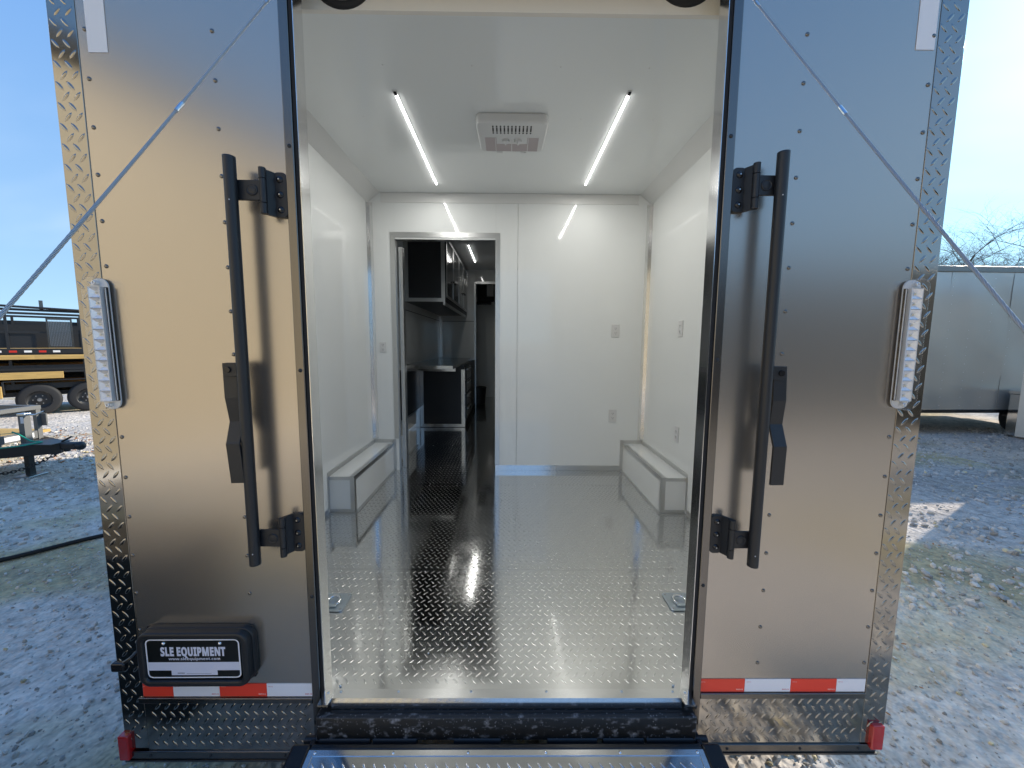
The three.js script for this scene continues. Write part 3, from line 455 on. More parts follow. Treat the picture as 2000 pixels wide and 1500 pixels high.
// ------------------------------------------------------------------ further rooms of the trailer
{
  const zf = -5.67;
  mesh('inner_partition', bx(-XI, -0.585, FL, CE, zf - 0.04, zf), M.white, TR);
  mesh('inner_partition', bx(-0.5845, 0.3, 2.735, CE, zf - 0.04, zf), M.white, TR);
  mesh('inner_partition', bx(0.3005, XI, FL, CE, zf - 0.04, zf), M.white, TR);
  mesh('inner_casing', bx(-0.612, -0.584, FL, 2.76, zf, zf + 0.003), M.alu, TR);
  mesh('inner_casing', bx(-0.5835, 0.3, 2.736, 2.775, zf, zf + 0.003), M.alu, TR);
  mesh('corner_trim', merge([bx(-XI + 0.003, -XI + 0.04, 1.46, 2.16, zf, zf + 0.003), bx(-XI, -XI + 0.003, 1.46, 2.16, zf, zf + 0.04)]), M.alu, TR);
  mesh('wall_seam', merge([bx(-XI, -XI + 0.002, 2.085, 2.092, zf + 0.01, -3.3), bx(-XI + 0.04, -0.62, 2.085, 2.092, zf, zf + 0.002)]), M.dark, TR);
  mesh('wheel_box', bx(-XI, -1.045, FL + 0.001, 0.80, -3.10, ZB - 0.05), M.white, TR);
  mesh('base_trim', bx(-1.045, -1.019, FL, FL + 0.003, -3.10, ZB - 0.05), M.alu, TR);
  mesh('wall_panel', bx(-XI, -XI + 0.004, 0.83, 1.40, -4.04, -2.36), M.cabinet, TR, 'black lower wall panel beside the counter');
  mesh('base_trim', bx(-XI, -XI + 0.006, 0.802, 0.829, -4.04, -2.36), M.alu, TR);
}
// lower counter cabinet
{
  const c = thing('counter_cabinet', 'black cabinet with aluminium edges and dark countertop beyond the doorway', 'cabinet', [0, FL, 0]);
  const z0 = -5.665, z1 = -4.05, x0 = -1.212, x1 = -0.602, H = 0.86;
  mesh('carcass', bx(x0, x1, 0.002, H, z0, z1), M.cabinet, c);
  for (const [a, b, d, e] of [[x0 + 0.002, x0 + 0.05, 0.05, 0.80], [x1 - 0.045, x1 + 0.002, 0.05, 0.80]]) mesh('edge_trim', bx(a, b, d, e, z1, z1 + 0.003), M.aluShiny, c);
  mesh('edge_trim', bx(x0 + 0.002, x1 + 0.002, 0.006, 0.0495, z1, z1 + 0.003), M.aluShiny, c);
  mesh('edge_trim', bx(x1, x1 + 0.003, 0.05, 0.80, z1 - 0.045, z1 - 0.001), M.aluShiny, c);
  for (let k = 0; k < 4; k++) { const d = mesh('drawer', rb(x1 + 0.0005, x1 + 0.016, 0.10 + k * 0.185, 0.27 + k * 0.185, z1 - 0.68, z1 - 0.10, 0.003), M.counter, c); mesh('pull', bx(x1 + 0.017, x1 + 0.032, 0.235 + k * 0.185, 0.243 + k * 0.185, z1 - 0.60, z1 - 0.18), M.alu, d); }
  mesh('toe_kick', bx(x1 - 0.0, x1 + 0.004, 0.004, 0.09, z0, z1 - 0.05), M.dark, c);
  mesh('countertop', bx(x0, -0.635, 0.862, 0.898, z0, -3.16), M.counter, c);
  mesh('top_trim', bx(x0, -0.633, 0.862, 0.900, -3.1595, -3.155), M.aluShiny, c); mesh('top_trim', bx(-0.6348, -0.6315, 0.862, 0.900, z0, -3.16), M.aluShiny, c);
  mesh('support_bar', bx(x0 + 0.004, -0.640, 0.818, 0.856, -3.46, -3.43), M.aluShiny, c);
  mesh('backsplash_trim', bx(x0, x0 + 0.004, 0.899, 0.905, z0, -3.2), M.aluShiny, c);
}
// upper cabinet
{
  const c = thing('wall_cabinet', 'black overhead cabinet framed in aluminium, high beyond the doorway', 'cabinet', [0, 2.18, 0]);
  const z0 = -5.662, z1 = -3.36, x0 = -1.212, x1 = -0.745, H = 0.785;
  mesh('carcass', bx(x0, x1, 0.002, H, z0, z1), M.cabinet, c);
  mesh('edge_trim', bx(x0, x1 + 0.004, 0.0, 0.042, z1, z1 + 0.004), M.alu, c); mesh('edge_trim', bx(x0, x0 + 0.05, 0.0425, H, z1, z1 + 0.004), M.alu, c); mesh('edge_trim', bx(x1 - 0.040, x1 + 0.004, 0.0425, H, z1, z1 + 0.004), M.alu, c);
  for (let k = 0; k < 4; k++) {
    const a = z1 - 0.03 - k * 0.567, b = a - 0.545, d = part('cabinet_door', c, [0, 0, 0]);
    mesh('door_leaf', bx(x1 + 0.001, x1 + 0.016, 0.05, H - 0.03, b, a), M.counter, d);
    mesh('door_frame', merge([bx(x1 + 0.0162, x1 + 0.02, 0.05, 0.085, b, a), bx(x1 + 0.0162, x1 + 0.02, H - 0.065, H - 0.03, b, a), bx(x1 + 0.0162, x1 + 0.02, 0.0855, H - 0.0655, b, b + 0.03), bx(x1 + 0.0162, x1 + 0.02, 0.0855, H - 0.0655, a - 0.03, a)]), M.alu, d);
    mesh('door_knob', new THREE.CylinderGeometry(0.012, 0.009, 0.02, 12).rotateZ(Math.PI / 2).translate(x1 + 0.03, 0.3, k % 2 ? a - 0.06 : b + 0.06), M.dark, d);
  }
  mesh('light_rail', bx(x1 - 0.02, x1 + 0.004, -0.035, -0.0005, z0, z1), M.alu, c);
}
{
  const w = thing('waste_bin', 'small black waste bin on the floor of the far room', 'bin', [-0.585, FL, -6.2]);
  const g = new THREE.LatheGeometry([[0.0, 0.004], [0.125, 0.004], [0.13, 0.012], [0.152, 0.305], [0.158, 0.315], [0.152, 0.325], [0.146, 0.315], [0.124, 0.02], [0, 0.018]].map(p => new THREE.Vector2(...p)), 32); mesh('bin_body', g, M.black, w); mesh('rim', new THREE.TorusGeometry(0.154, 0.006, 8, 32).rotateX(Math.PI / 2).translate(0, 0.318, 0), M.blackGloss, w);
  const a = thing('wall_heater', 'black slatted wall unit with a white sheet, high in the far room', 'appliance', [-0.48, 2.58, -7.15]);
  mesh('housing', rb(-0.19, 0.17, 0, 0.36, 0.002, 0.14, 0.01), M.black, a); for (let k = 0; k < 4; k++) mesh('slat', bx(-0.17 + k * 0.045, -0.15 + k * 0.045, 0.05, 0.32, 0.1402, 0.15), M.dark, a);
  mesh('notice', bx(0.01, 0.15, 0.10, 0.34, 0.1405, 0.142), M.paper, a); mesh('lower_shelf', rb(-0.2, 0.1, -0.06, -0.005, 0.002, 0.16, 0.006), M.black, a);
}

// ceiling light strips: glowing tube and the light it gives
function ledStrip(x, z0, z1, label, power = 98) {
  const t = thing('ceiling_light_strip', label, 'light', [x, CE, (z0 + z1) / 2], 0, 'light strips on the ceiling'), L = Math.abs(z1 - z0), sg = z0 > z1 ? 1 : -1;
  mesh('channel', bx(-0.010, 0.010, -0.004, -0.0003, -L / 2 - 0.004, L / 2 + 0.03), M.plastic, t);
  mesh('glowing_tube', rb(-0.0055, 0.0055, -0.013, -0.0045, -L / 2, L / 2, 0.003), M.led, t);
  mesh('end_cap', rb(-0.007, 0.007, -0.012, -0.0042, L / 2 + 0.001, L / 2 + 0.026, 0.003), M.dark, t);
  const a = new THREE.RectAreaLight(lin(1, 0.985, 0.94), power, 0.012, L); a.position.set(0, -0.0145, 0); a.rotation.x = -Math.PI / 2; t.add(a); a.name = 'strip_glow';
}
ledStrip(-0.588, -0.945, -2.055, 'lit ceiling strip above the inner doorway side of the rear room');
ledStrip(0.600, -0.925, -2.035, 'lit ceiling strip above the outlet side of the rear room');
ledStrip(-0.535, -3.95, -5.0, 'lit ceiling strip seen through the doorway', 18);

// ceiling air conditioner grille
{
  const a = thing('ceiling_air_conditioner', 'off white ceiling air conditioner panel with slots and two knobs', 'air conditioner', [0.008, CE, -1.258]);
  const sh = new THREE.Shape(), n0 = -0.157, n1 = 0.157, r = 0.035;
  sh.moveTo(-0.195 + r, n0); sh.lineTo(0.195 - r, n0); sh.quadraticCurveTo(0.195, n0, 0.194, n0 + r); sh.lineTo(0.186, n1 - r); sh.quadraticCurveTo(0.185, n1, 0.185 - r, n1); sh.lineTo(-0.185 + r, n1); sh.quadraticCurveTo(-0.185, n1, -0.186, n1 - r); sh.lineTo(-0.194, n0 + r); sh.quadraticCurveTo(-0.195, n0, -0.195 + r, n0);
  const g = new THREE.ExtrudeGeometry(sh, { depth: 0.030, bevelEnabled: true, bevelSize: 0.010, bevelThickness: 0.012, bevelSegments: 4, curveSegments: 10 }); g.rotateX(-Math.PI / 2); g.translate(0, -0.0425, 0); mesh('panel', uvm(g), M.plastic, a);
  const yb = -0.0548;
  for (let k = 0; k < 11; k++) { const x = -0.108 + k * 0.0216; for (const [z0, z1] of [[0.120, 0.134], [0.074, 0.114], [0.054, 0.066]]) mesh('slot', bx(x - 0.0042, x + 0.0042, yb - 0.0008, yb + 0.0004, z0, z1), M.dark, a); }
  for (const s of [-1, 1]) {
    mesh('filter_grille', bx(Math.min(s * 0.003, s * 0.160), Math.max(s * 0.003, s * 0.160), yb - 0.001, yb + 0.0003, -0.148, -0.064), M.filter, a); mesh('filter_grille', bx(Math.min(s * 0.092, s * 0.160), Math.max(s * 0.092, s * 0.160), yb - 0.001, yb + 0.0003, -0.0638, 0.008), M.filter, a);
    mesh('grille_bar', bx(s * 0.098 - 0.002, s * 0.098 + 0.002, yb - 0.0025, yb - 0.0011, -0.148, 0.008), M.plastic, a);
    const kb = mesh('knob', new THREE.CylinderGeometry(0.024, 0.022, 0.012, 24).translate(s * 0.037, yb - 0.0065, -0.02), M.plastic, a); mesh('knob_grip', rb(s * 0.037 - 0.004, s * 0.037 + 0.004, yb - 0.020, yb - 0.0128, -0.040, 0.0, 0.003), M.plastic, kb);
    mesh('clip', rb(s * 0.075 - 0.018, s * 0.075 + 0.018, yb - 0.004, yb + 0.01, -0.174, -0.160, 0.003), M.plastic, a);
  }
  mesh('grille_bar', bx(-0.002, 0.002, yb - 0.0025, yb - 0.0011, -0.148, -0.064), M.plastic, a);
}
// outlets
function outlet(pos, turn, label, small) {
  const o = thing('wall_outlet', label, 'outlet', pos, turn, 'electrical outlets on the white walls'), w = small ? 0.030 : 0.035, h = small ? 0.045 : 0.057;
  mesh('cover_plate', rb(-w, w, -h, h, 0.0003, 0.006, 0.003), M.plastic, o);
  for (const d of [-0.020, 0.020]) { const g = new THREE.CylinderGeometry(0.0165, 0.0165, 0.002, 20); g.rotateX(Math.PI / 2); const f = put('socket', g, M.plastic, o, 0, d, 0.007); mesh('slit', bx(-0.0075, -0.0055, -0.002, 0.007, 0.001, 0.0018), M.dark, f); mesh('slit', bx(0.0055, 0.0075, -0.002, 0.007, 0.001, 0.0018), M.dark, f); mesh('slit', bx(-0.002, 0.002, -0.010, -0.006, 0.001, 0.0018), M.dark, f); }
}
outlet([0.938, 1.822, ZB], 0, 'upper white outlet on the back wall near the corner trim');
outlet([0.938, 1.062, ZB], 0, 'lower white outlet on the back wall near the corner trim');
outlet([-1.112, 1.664, ZB], 0, 'small white outlet left of the inner doorway', true);
outlet([XI, 1.816, -1.567], -Math.PI / 2, 'upper white outlet on the right side wall');
outlet([XI, 1.061, -1.545], -Math.PI / 2, 'lower white outlet on the right side wall');
// recessed tie-down rings
for (const [x, z, ang, lb] of [[-0.772, -0.432, 0, 'zinc tie-down ring in the floor at the left of the door'], [0.772, -0.440, 0, 'zinc tie-down ring in the floor at the right of the door']]) {
  const t = thing('tie_down_ring', lb, 'tie-down', [x, FL + 0.002, z], 0, 'tie-down rings set in the floor');
  const sh = rrect(0.118, 0.118, 0.014), hole = new THREE.Path(); hole.absellipse(0, 0, 0.040, 0.036, 0, Math.PI * 2, true); sh.holes.push(hole); const g = ext(sh, 0.003, 0.0008, 20); flat(g); mesh('face_plate', g, M.zinc, t);
  mesh('dish', new THREE.LatheGeometry([[0.040, 0.003], [0.038, 0.0012], [0.02, 0.0006], [0, 0.0005]].map(p => new THREE.Vector2(...p)), 28), M.zinc, t);
  const rg = new THREE.TorusGeometry(0.026, 0.0055, 10, 30); rg.rotateX(-Math.PI / 2 + 0.18); rg.translate(0, 0.010, 0.0); mesh('ring', rg, M.chrome, t); mesh('ring_clamp', rb(-0.026, 0.026, 0.0035, 0.012, 0.020, 0.040, 0.004), M.zinc, t);
  for (const [a, b] of [[-1, -1], [-1, 1], [1, -1], [1, 1]]) put('bolt', smallScrewG, M.steel, t, a * 0.046, 0.0038, b * 0.046);
}

// ------------------------------------------------------------------ things around the trailer
function wheel(name, parent, x, y, z, r = 0.36, w = 0.20) {
  const o = part(name, parent, [x, y, z]);
  const t = new THREE.LatheGeometry([[r * 0.58, -w / 2], [r * 0.86, -w / 2 - 0.006], [r * 0.97, -w * 0.40], [r, -w * 0.2], [r, w * 0.2], [r * 0.97, w * 0.40], [r * 0.86, w / 2 + 0.006], [r * 0.58, w / 2]].map(p => new THREE.Vector2(...p)), 40); t.rotateX(Math.PI / 2); mesh('tyre', t, M.tire, o);
  const m = new THREE.LatheGeometry([[r * 0.585, w / 2 - 0.004], [r * 0.55, w / 2 - 0.01], [r * 0.52, w * 0.2], [r * 0.36, w * 0.16], [r * 0.2, w * 0.26], [0, w * 0.26]].map(p => new THREE.Vector2(...p)), 32); m.rotateX(Math.PI / 2); mesh('rim', m, M.black, o); mesh('hub', new THREE.CylinderGeometry(r * 0.1, r * 0.13, 0.07, 16).rotateX(Math.PI / 2).translate(0, 0, w * 0.35), M.steel, o);
  for (let k = 0; k < 6; k++) { const a = k * Math.PI / 3; put('lug_nut', new THREE.CylinderGeometry(0.011, 0.011, 0.02, 6).rotateX(Math.PI / 2), M.steel, o, Math.cos(a) * r * 0.28, Math.sin(a) * r * 0.28, w * 0.26); }
  return o;
}
// enclosed trailers: length along local x, visible side at local z = 0, body towards -z
function enclosed(name, label, pos, turn, o) {
  const t = thing(name, label, 'trailer', pos, turn, 'enclosed trailers parked around the yard'), { L, W = 2.5, H = 3.15, y0 = 0.45, mat, skirt = 0.0 } = o;
  const n = Math.round(L / 1.22), pw = L / n;
  for (let k = 0; k < n; k++) mesh('side_panel', wav(k * pw + 0.0015, (k + 1) * pw - 0.0015, y0 + skirt, H - 0.11, -0.03, 0, o.amp || 0.004, 60 + k, 1.7), mat, t);
  mesh('body', bx(0.002, L - 0.002, y0 + 0.02, H - 0.09, -W, -0.0305), mat, t);
  if (skirt) mesh('lower_skirt', bx(0, L, y0, y0 + skirt - 0.001, -0.03, 0.004), M.blackGloss, t);
  mesh('roof_rail', rb(-0.01, L + 0.01, H - 0.11, H, -W - 0.01, 0.02, 0.01), o.rail || M.frame, t);
  mesh('bottom_rail', rb(-0.005, L + 0.005, y0 - 0.06, y0 + 0.0, -0.08, 0.012, 0.006), M.blackGloss, t);
  mesh('chassis', bx(0.2, L - 0.2, y0 - 0.16, y0 - 0.0605, -W + 0.5, -0.5), M.black, t);
  const rv = []; for (let x = 0.05; x < L; x += pw / 3) for (let y = y0 + skirt + 0.08; y < H - 0.15; y += 0.16) { const g = rivetG.clone(); g.translate(x, y, 0.0); rv.push(g); }
  if (rv.length) stuff('rivets', merge(rv), M.steel, t);
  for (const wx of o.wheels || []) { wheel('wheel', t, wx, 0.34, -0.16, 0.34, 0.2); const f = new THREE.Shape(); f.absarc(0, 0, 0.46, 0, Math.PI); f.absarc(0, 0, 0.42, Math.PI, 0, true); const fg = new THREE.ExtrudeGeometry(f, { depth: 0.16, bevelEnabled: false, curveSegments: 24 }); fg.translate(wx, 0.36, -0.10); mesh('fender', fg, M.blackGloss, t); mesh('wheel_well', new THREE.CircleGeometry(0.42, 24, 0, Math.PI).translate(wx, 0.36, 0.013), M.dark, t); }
  return t;
}
{
  // grey trailer at the right, seen past the corner
  enclosed('parked_trailer', 'dull pewter enclosed trailer with dents, beyond the right corner', [4.6, 0, -6.0], 0.03, { L: 7.3, H: 3.2, y0: 0.50, mat: M.gray, wheels: [5.6, 6.5], amp: 0.035 });
  const rt = enclosed('parked_trailer', 'grey enclosed trailer just outside the picture at the right', [7.0, 0, -2.5], 0, { L: 7.2, W: 1.5, H: 3.15, y0: 0.46, mat: M.gray, wheels: [3.2, 4.1] });
  // low bright box at the right edge
  const tb = thing('tool_box', 'low bright tread plate tool box at the right edge of the yard', 'tool box', [10.15, 0, -5.75]); const bd = mesh('box_body', rb(-0.58, 0.6, 0.04, 0.82, -0.3, 0.3, 0.012), M.plate, tb); const tg = tread(1.16, 0.76, {}); tg.translate(-0.57, 0.05, 0.3002); stuff('tread', tg, M.lug, bd); mesh('lid', rb(-0.6, 0.62, 0.822, 0.89, -0.32, 0.32, 0.012), M.plate, tb); for (const x of [-0.3, 0.3]) mesh('latch', rb(x - 0.04, x + 0.04, 0.74, 0.84, 0.321, 0.335, 0.004), M.steel, tb);
  // sand coloured steel building behind the camera, mirrored in the panels
  const bl = thing('metal_building', 'sunlit sand coloured steel building behind the camera', 'building', [-0.8, 0, 11.1], Math.atan2(0.88, -0.476));
  for (let k = 0; k < 12; k++) { mesh('wall_sheet', bx(k * 0.92, k * 0.92 + 0.916, 0.12, 4.78, -0.04, 0), M.tan, bl); for (let q = 0; q < 3; q++) mesh('rib', bx(k * 0.92 + 0.15 + q * 0.3, k * 0.92 + 0.19 + q * 0.3, 0.12, 4.78, 0.0005, 0.025), M.tan, bl); }
  mesh('body', bx(0, 11.04, 0, 4.8, -6, -0.0405), M.tan, bl); mesh('footing', bx(0, 11.04, 0, 0.118, -0.04, 0.01), M.paper, bl); mesh('gutter', rb(-0.1, 11.14, 4.80, 5.05, -6.1, 0.14, 0.02), M.blackGloss, bl);
  // black tool chest standing left of the ramp
  const ct = thing('tool_chest', 'low black steel tool chest standing left of the ramp', 'tool chest', [-2.18, 0, 0.545]); mesh('chest_body', rb(-0.8, 0.78, 0.05, 0.72, -0.17, 0.17, 0.01), M.black, ct); mesh('lid', rb(-0.81, 0.79, 0.722, 0.80, -0.18, 0.18, 0.012), M.black, ct); for (const x of [-0.7, 0.68]) mesh('foot', bx(x - 0.05, x + 0.05, 0, 0.0495, -0.15, 0.15), M.black, ct);
  enclosed('parked_trailer', 'black enclosed trailer standing across the yard behind the camera', [11.5, 0, 6.4], Math.PI, { L: 8.5, H: 3.2, y0: 0.40, mat: M.black, wheels: [3.6, 4.5] });
}

// open utility trailers stacked at the left; local x runs along the side, local z points to the camera side
const STK = [-10.82, 0, -7.72], STURN = Math.atan2(0.75, 0.66);
function plankDeck(parent, x0, x1, z0, z1, y, n) { const w = (z1 - z0) / n; for (let k = 0; k < n; k++) mesh('deck_plank', bx(x0, x1, y - 0.035, y, z0 + k * w + 0.004, z0 + (k + 1) * w - 0.004), M.wood, parent); }
function openTrailer(label, y, o) {
  const t = thing('utility_trailer', label, 'trailer', [STK[0], y, STK[2]], STURN, 'utility trailers stacked at the left'), x0 = -2.6, x1 = 1.9, W = 1.9, h = o.h;
  mesh('frame_rail', bx(x0, x1, -0.06, 0.06, -0.05, 0), M.black, t); mesh('frame_rail', bx(x0, x1, -0.06, 0.06, -W, -W + 0.05), M.black, t); mesh('cross_rail', bx(x0, x0 + 0.05, -0.06, 0.06, -W + 0.051, -0.051), M.black, t); mesh('cross_rail', bx(x1 - 0.05, x1, -0.06, 0.06, -W + 0.051, -0.051), M.black, t);
  plankDeck(t, x0 + 0.06, x1 - 0.06, -W + 0.06, -0.06, 0.05, 8);
  for (const z of [-0.045, -W]) { for (let k = 0; k < 5; k++) { const x = x0 + 0.02 + k * (x1 - x0 - 0.085) / 4; mesh('post', bx(x, x + 0.045, 0.061, h, z, z + 0.045), M.black, t); } mesh('top_rail', bx(x0, x1, h, h + 0.05, z, z + 0.045), M.black, t); if (h > 0.5) mesh('mid_rail', bx(x0, x1, h * 0.5, h * 0.5 + 0.035, z + 0.005, z + 0.04), M.black, t); }
  mesh('far_board', bx(x0 + 0.05, x1 - 0.05, -0.3, h * 0.9, -W - 0.012, -W - 0.002), M.black, t);
  if (o.board) { mesh('side_board', bx(x0 + 0.05, x1 - 0.05, 0.07, h * 0.78, -W + 0.05, -W + 0.06), M.black, t); for (const [a, b, e] of [[-1.9, -0.95, 0.56], [-0.9, 0.05, 0.48], [0.7, 1.8, 0.6]]) mesh('side_board', bx(a, b, 0.07, h * e, -0.06, -0.052), M.black, t); }
  if (o.tape) for (let k = 0; k < 9; k++) mesh('reflective_tape', bx(-1.4 + k * 0.21, -1.29 + k * 0.21, -0.03, 0.015, 0.0005, 0.002), k % 2 ? M.red : M.paper, t);
  if (o.gate) { const g = part('mesh_gate', t, [0, 0, 0]); mesh('gate_frame', merge([bx(0.22, 0.62, h - 0.10, h - 0.07, 0.004, 0.03), bx(0.22, 0.62, 0.08, 0.11, 0.004, 0.03), bx(0.22, 0.25, 0.111, h - 0.101, 0.004, 0.03), bx(0.59, 0.62, 0.111, h - 0.101, 0.004, 0.03)]), M.frame, g); const bars = []; for (let k = 0; k < 26; k++) { bars.push(bx(0.25, 0.59, 0.12 + k * (h - 0.24) / 26, 0.126 + k * (h - 0.24) / 26, 0.012, 0.016)); } for (let k = 0; k < 14; k++) bars.push(bx(0.26 + k * 0.024, 0.264 + k * 0.024, 0.112, h - 0.102, 0.0165, 0.02)); stuff('wire_mesh', merge(bars), M.steel, g); }
  if (o.wheels) { for (const wx of [0, 0.76]) wheel('wheel', t, wx, 0.35 - y, -0.0 + 0.02, 0.35, 0.2); mesh('fender', merge([rb(-0.48, 1.24, 0.78 - y, 0.80 - y, -0.14, 0.14, 0.006), rb(-0.50, -0.47, 0.50 - y, 0.79 - y, -0.14, 0.14, 0.006), rb(1.23, 1.26, 0.50 - y, 0.79 - y, -0.14, 0.14, 0.006)]), M.black, t); mesh('axle_frame', bx(-0.6, 1.4, 0.42 - y, 0.52 - y, -1.6, -0.2), M.black, t); }
  if (o.sign) { const q = mesh('notice_board', bx(0.42, 0.62, h - 0.16, h + 0.02, 0.031, 0.035), M.paper, t); }
  return t;
}
openTrailer('lowest black utility trailer of the stack, standing on its wheels', 0.66, { h: 0.30, wheels: true });
openTrailer('middle black utility trailer of the stack, lying on yellow timbers', 1.08, { h: 0.26, tape: false });
openTrailer('topmost black utility trailer of the stack, with mesh gate and reflective tape', 1.46, { h: 0.82, tape: true, gate: true, board: true });
function timber(label, x0, x1, y0, y1, z0, z1) { const t = thing('timber_beam', label, 'timber', STK, STURN, 'yellow timbers in the trailer stack'); mesh('beam', rb(x0, x1, y0, y1, z0, z1, 0.006), M.wood, t); mesh('end_grain', bx(x1 - 0.001, x1 + 0.002, y0 + 0.006, y1 - 0.006, z0 + 0.006, z1 - 0.006), M.wood, t); }
timber('long yellow timber above the tyre, lowest in the stack', -2.2, 0.40, 0.835, 0.985, 0.02, 0.15);
timber('long yellow timber under the topmost stacked trailer', -2.2, 1.3, 1.275, 1.375, 0.02, 0.14);
timber('yellow timber hanging low at the left edge behind the small trailer', -2.6, -0.50, 0.44, 0.70, 0.16, 0.26);
{ const t = thing('rack_bars', 'dark rack bars lying on top of the stacked utility trailers', 'rack', [STK[0], 2.36, STK[2]], STURN); mesh('bar', bx(-2.0, 1.8, 0, 0.05, -0.06, 0), M.black, t); mesh('bar', rod([-0.6, 0.10, 0.03], [1.8, 0.03, 0.03], 0.025), M.black, t); for (const x of [-0.55, 0.15]) mesh('upright', bx(x, x + 0.06, 0.051, 0.25, -0.05, 0.01), M.frame, t); }

// small grey trailer tongue at the left
{
  const t = thing('tongue_trailer', 'small grey utility trailer with black tongue, jack and chain at the left', 'trailer', [-6.02, 0, -3.57]);
  const D = std({ color: lin(0.14, 0.14, 0.135), roughness: 0.5 });
  const beam = (a, b, h, w, m, n) => { const A = new THREE.Vector3(...a), B = new THREE.Vector3(...b), L = A.distanceTo(B), g = new RoundedBoxGeometry(L, h, w, 2, 0.008), q = new THREE.Quaternion().setFromUnitVectors(new THREE.Vector3(1, 0, 0), B.clone().sub(A).normalize()); g.applyQuaternion(q); const c = A.add(B).multiplyScalar(0.5); g.translate(c.x, c.y, c.z); return mesh(n, uvm(g), m, t); };
  beam([-0.75, 0.335, 0.42], [0.42, 0.365, -0.02], 0.13, 0.06, M.black, 'tongue_beam'); beam([-0.75, 0.335, -0.62], [0.42, 0.365, -0.08], 0.13, 0.06, M.black, 'tongue_beam');
  mesh('tongue_plate', bx(0.02, 0.42, 0.428, 0.436, -0.16, 0.09), D, t);
  mesh('coupler', merge([rb(0.36, 0.60, 0.345, 0.43, -0.10, 0.0, 0.02), new THREE.SphereGeometry(0.055, 16, 10).toNonIndexed().translate(0.62, 0.385, -0.05), rod([0.40, 0.44, -0.05], [0.52, 0.50, -0.05], 0.012)]), M.black, t);
  const j = part('jack', t, [0, 0, 0]); mesh('jack_post', new THREE.BoxGeometry(0.07, 0.36, 0.07).translate(0, 0.60, -0.02), D, j); mesh('jack_leg', new THREE.BoxGeometry(0.06, 0.40, 0.06).translate(0, 0.22, -0.02), M.black, j); mesh('jack_foot', rb(-0.10, 0.10, 0.005, 0.022, -0.12, 0.08, 0.006), M.zinc, j); mesh('jack_cap', rb(-0.045, 0.05, 0.775, 0.805, -0.06, 0.02, 0.008), M.zinc, j); mesh('crank', tube([[0.04, 0.79, -0.02], [0.14, 0.785, -0.02], [0.26, 0.83, -0.02]], 0.010, 14, 8), M.zinc, j); mesh('label', bx(-0.005, 0.033, 0.68, 0.76, 0.0152, 0.0162), M.paper, j);
  const X = -0.22; mesh('front_rail', bx(X - 0.03, X + 0.03, 0.80, 0.85, -0.36, 1.6), D, t); for (const z of [-0.33, 0.10, 0.9]) mesh('post', bx(X - 0.025, X + 0.025, 0.40, 0.799, z - 0.025, z + 0.025), D, t);
  mesh('lower_rail', bx(X - 0.02, X + 0.02, 0.42, 0.52, -0.3, 1.6), D, t); mesh('sticker', bx(X + 0.0205, X + 0.022, 0.44, 0.50, -0.26, 0.04), M.paper, t);
  mesh('wing_plate', bx(X + 0.03, X + 0.10, 0.58, 0.74, -0.36, -0.345), D, t); plankDeck(t, -2.2, X - 0.04, -0.5, 1.6, 0.50, 10); mesh('side_rail', bx(-2.2, X - 0.032, 0.80, 0.85, -0.36, -0.31), D, t);
  mesh('wire', tube([[-0.30, 0.39, 0.30], [-0.05, 0.42, 0.24], [0.16, 0.44, 0.16], [0.24, 0.45, 0.02], [0.10, 0.46, 0.02], [-0.02, 0.55, 0.04], [-0.08, 0.58, 0.05]], 0.009, 40, 8), M.green, t);
  const ch = part('safety_chain', t, [0, 0, 0]); const P = (u) => new THREE.Vector3(-0.62 + 1.02 * u, 0.30 - 0.22 * Math.sin(Math.PI * Math.pow(Math.max(0, u), 0.8)), 0.22 - 0.2 * u); for (let k = 0; k < 26; k++) { const p = P(k / 25), d = P(Math.min(1, k / 25 + 0.01)).sub(P(k / 25 - 0.01)).normalize(), g = new THREE.TorusGeometry(0.020, 0.0055, 6, 12); g.scale(1.5, 0.9, 1); if (k % 2) g.rotateX(Math.PI / 2); g.applyQuaternion(new THREE.Quaternion().setFromUnitVectors(new THREE.Vector3(1, 0, 0), d)); put('link', g, M.black, ch, p.x, p.y, p.z); }
}
// black hose on the gravel
{ const h = mesh('ground_hose', tube([[-5.6, 0.02, -1.25], [-4.6, 0.02, -1.4], [-3.9, 0.02, -1.66], [-3.6, 0.02, -1.98], [-3.2, 0.02, -2.3], [-2.4, 0.02, -2.5], [-1.5, 0.02, -2.9]], 0.017, 60, 10), M.rubber); h.userData = { label: 'black hose lying on the gravel at the left', category: 'hose' }; h.name = 'ground_hose'; }

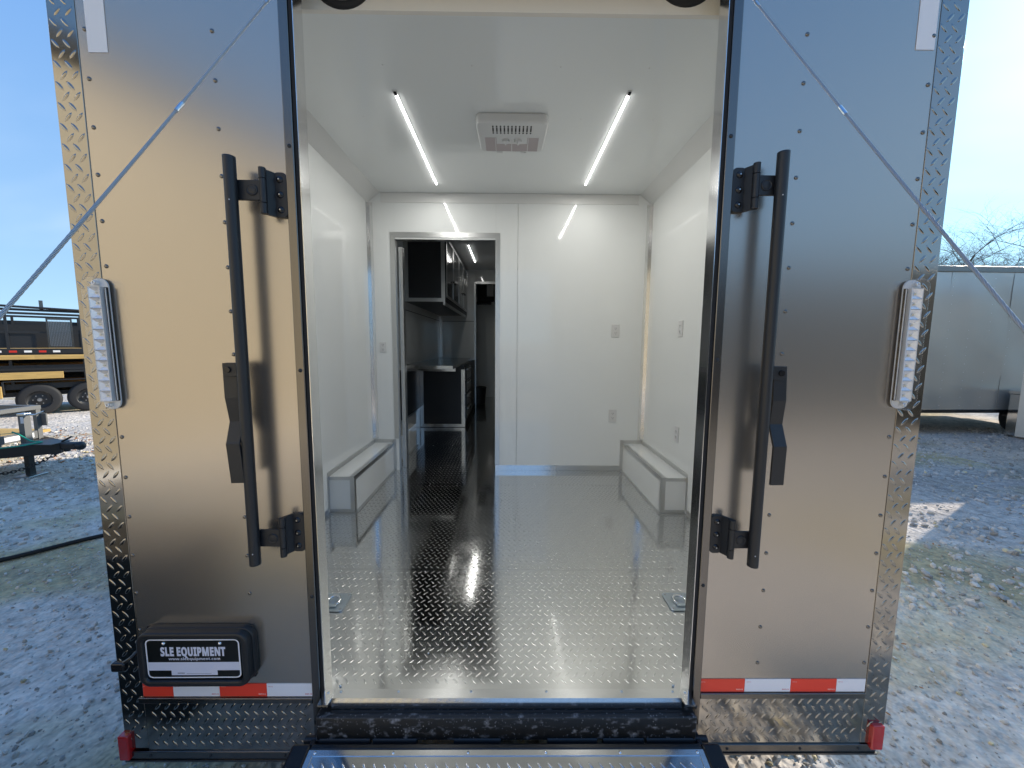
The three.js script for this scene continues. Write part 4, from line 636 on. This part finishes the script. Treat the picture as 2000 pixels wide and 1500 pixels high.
// bare trees behind the right trailer
function bareTree(label, x, z, H, seed, spread) {
  const t = thing('bare_tree', label, 'tree', [x, 0, z], 0, 'bare trees beyond the right trailer'), rnd = mulberry(seed), thick = [], thin = [];
  const seg = (a, b, r0, r1, list, n) => { const A = a.clone(), B = b.clone(), L = A.distanceTo(B), g = new THREE.CylinderGeometry(r1, r0, L, n, 1, true); g.applyQuaternion(new THREE.Quaternion().setFromUnitVectors(new THREE.Vector3(0, 1, 0), B.clone().sub(A).normalize())); const m = A.add(B).multiplyScalar(0.5); g.translate(m.x, m.y, m.z); list.push(g); };
  const grow = (p, d, L, r, lev) => {
    let q = p.clone(), dir = d.clone(); const n = lev < 2 ? 4 : 3;
    for (let k = 0; k < n; k++) {
      dir.x += (rnd() - 0.5) * 0.38; dir.z += (rnd() - 0.5) * 0.38; dir.y += (lev > 1 ? -0.05 : 0.06) + (rnd() - 0.5) * 0.2; dir.normalize(); const e = q.clone().addScaledVector(dir, L / n), r0 = r * (1 - k / n * 0.4), r1 = r * (1 - (k + 1) / n * 0.4);
      seg(q, e, r0, r1, lev < 2 ? thick : thin, lev < 2 ? 7 : lev < 4 ? 4 : 3); q = e;
      if (lev < 5 && (k > 0 || lev > 0)) for (let b = 0; b < (lev < 3 ? 2 : 1 + (rnd() < 0.6 ? 1 : 0)); b++) { const a = rnd() * 6.28, nd = dir.clone().multiplyScalar(0.75).add(new THREE.Vector3(Math.cos(a) * spread, 0.18, Math.sin(a) * spread)).normalize(); grow(q, nd, L * (0.52 + 0.18 * rnd()), r1 * 0.58, lev + 1); }
    }
  };
  grow(new THREE.Vector3(0, 0, 0), new THREE.Vector3(0.04, 1, 0.02), H * 0.52, H * 0.019, 0);
  mesh('trunk', merge(thick), M.bark, t); mesh('crown', merge(thin), M.bark, t);
}
bareTree('bare tree with fine branches beside the trailer corner', 17.6, -15.2, 6.4, 5, 0.85);
bareTree('bushy bare tree between the trailer corner and the right edge', 20.6, -16.5, 6.6, 77, 0.9);
bareTree('taller bare tree at the right edge of the picture', 23.8, -17.0, 8.0, 9, 0.9);
bareTree('bare tree half hidden behind the others', 24.5, -22, 7.4, 14, 0.8);
bareTree('tall bare tree right of the picture', 25.5, -11.6, 14, 21, 0.6);

scene.traverse(o => { if (o.isMesh) { o.castShadow = true; o.receiveShadow = true; } });
renderer.setSize(1024, 768);
renderer.render(scene, camera);
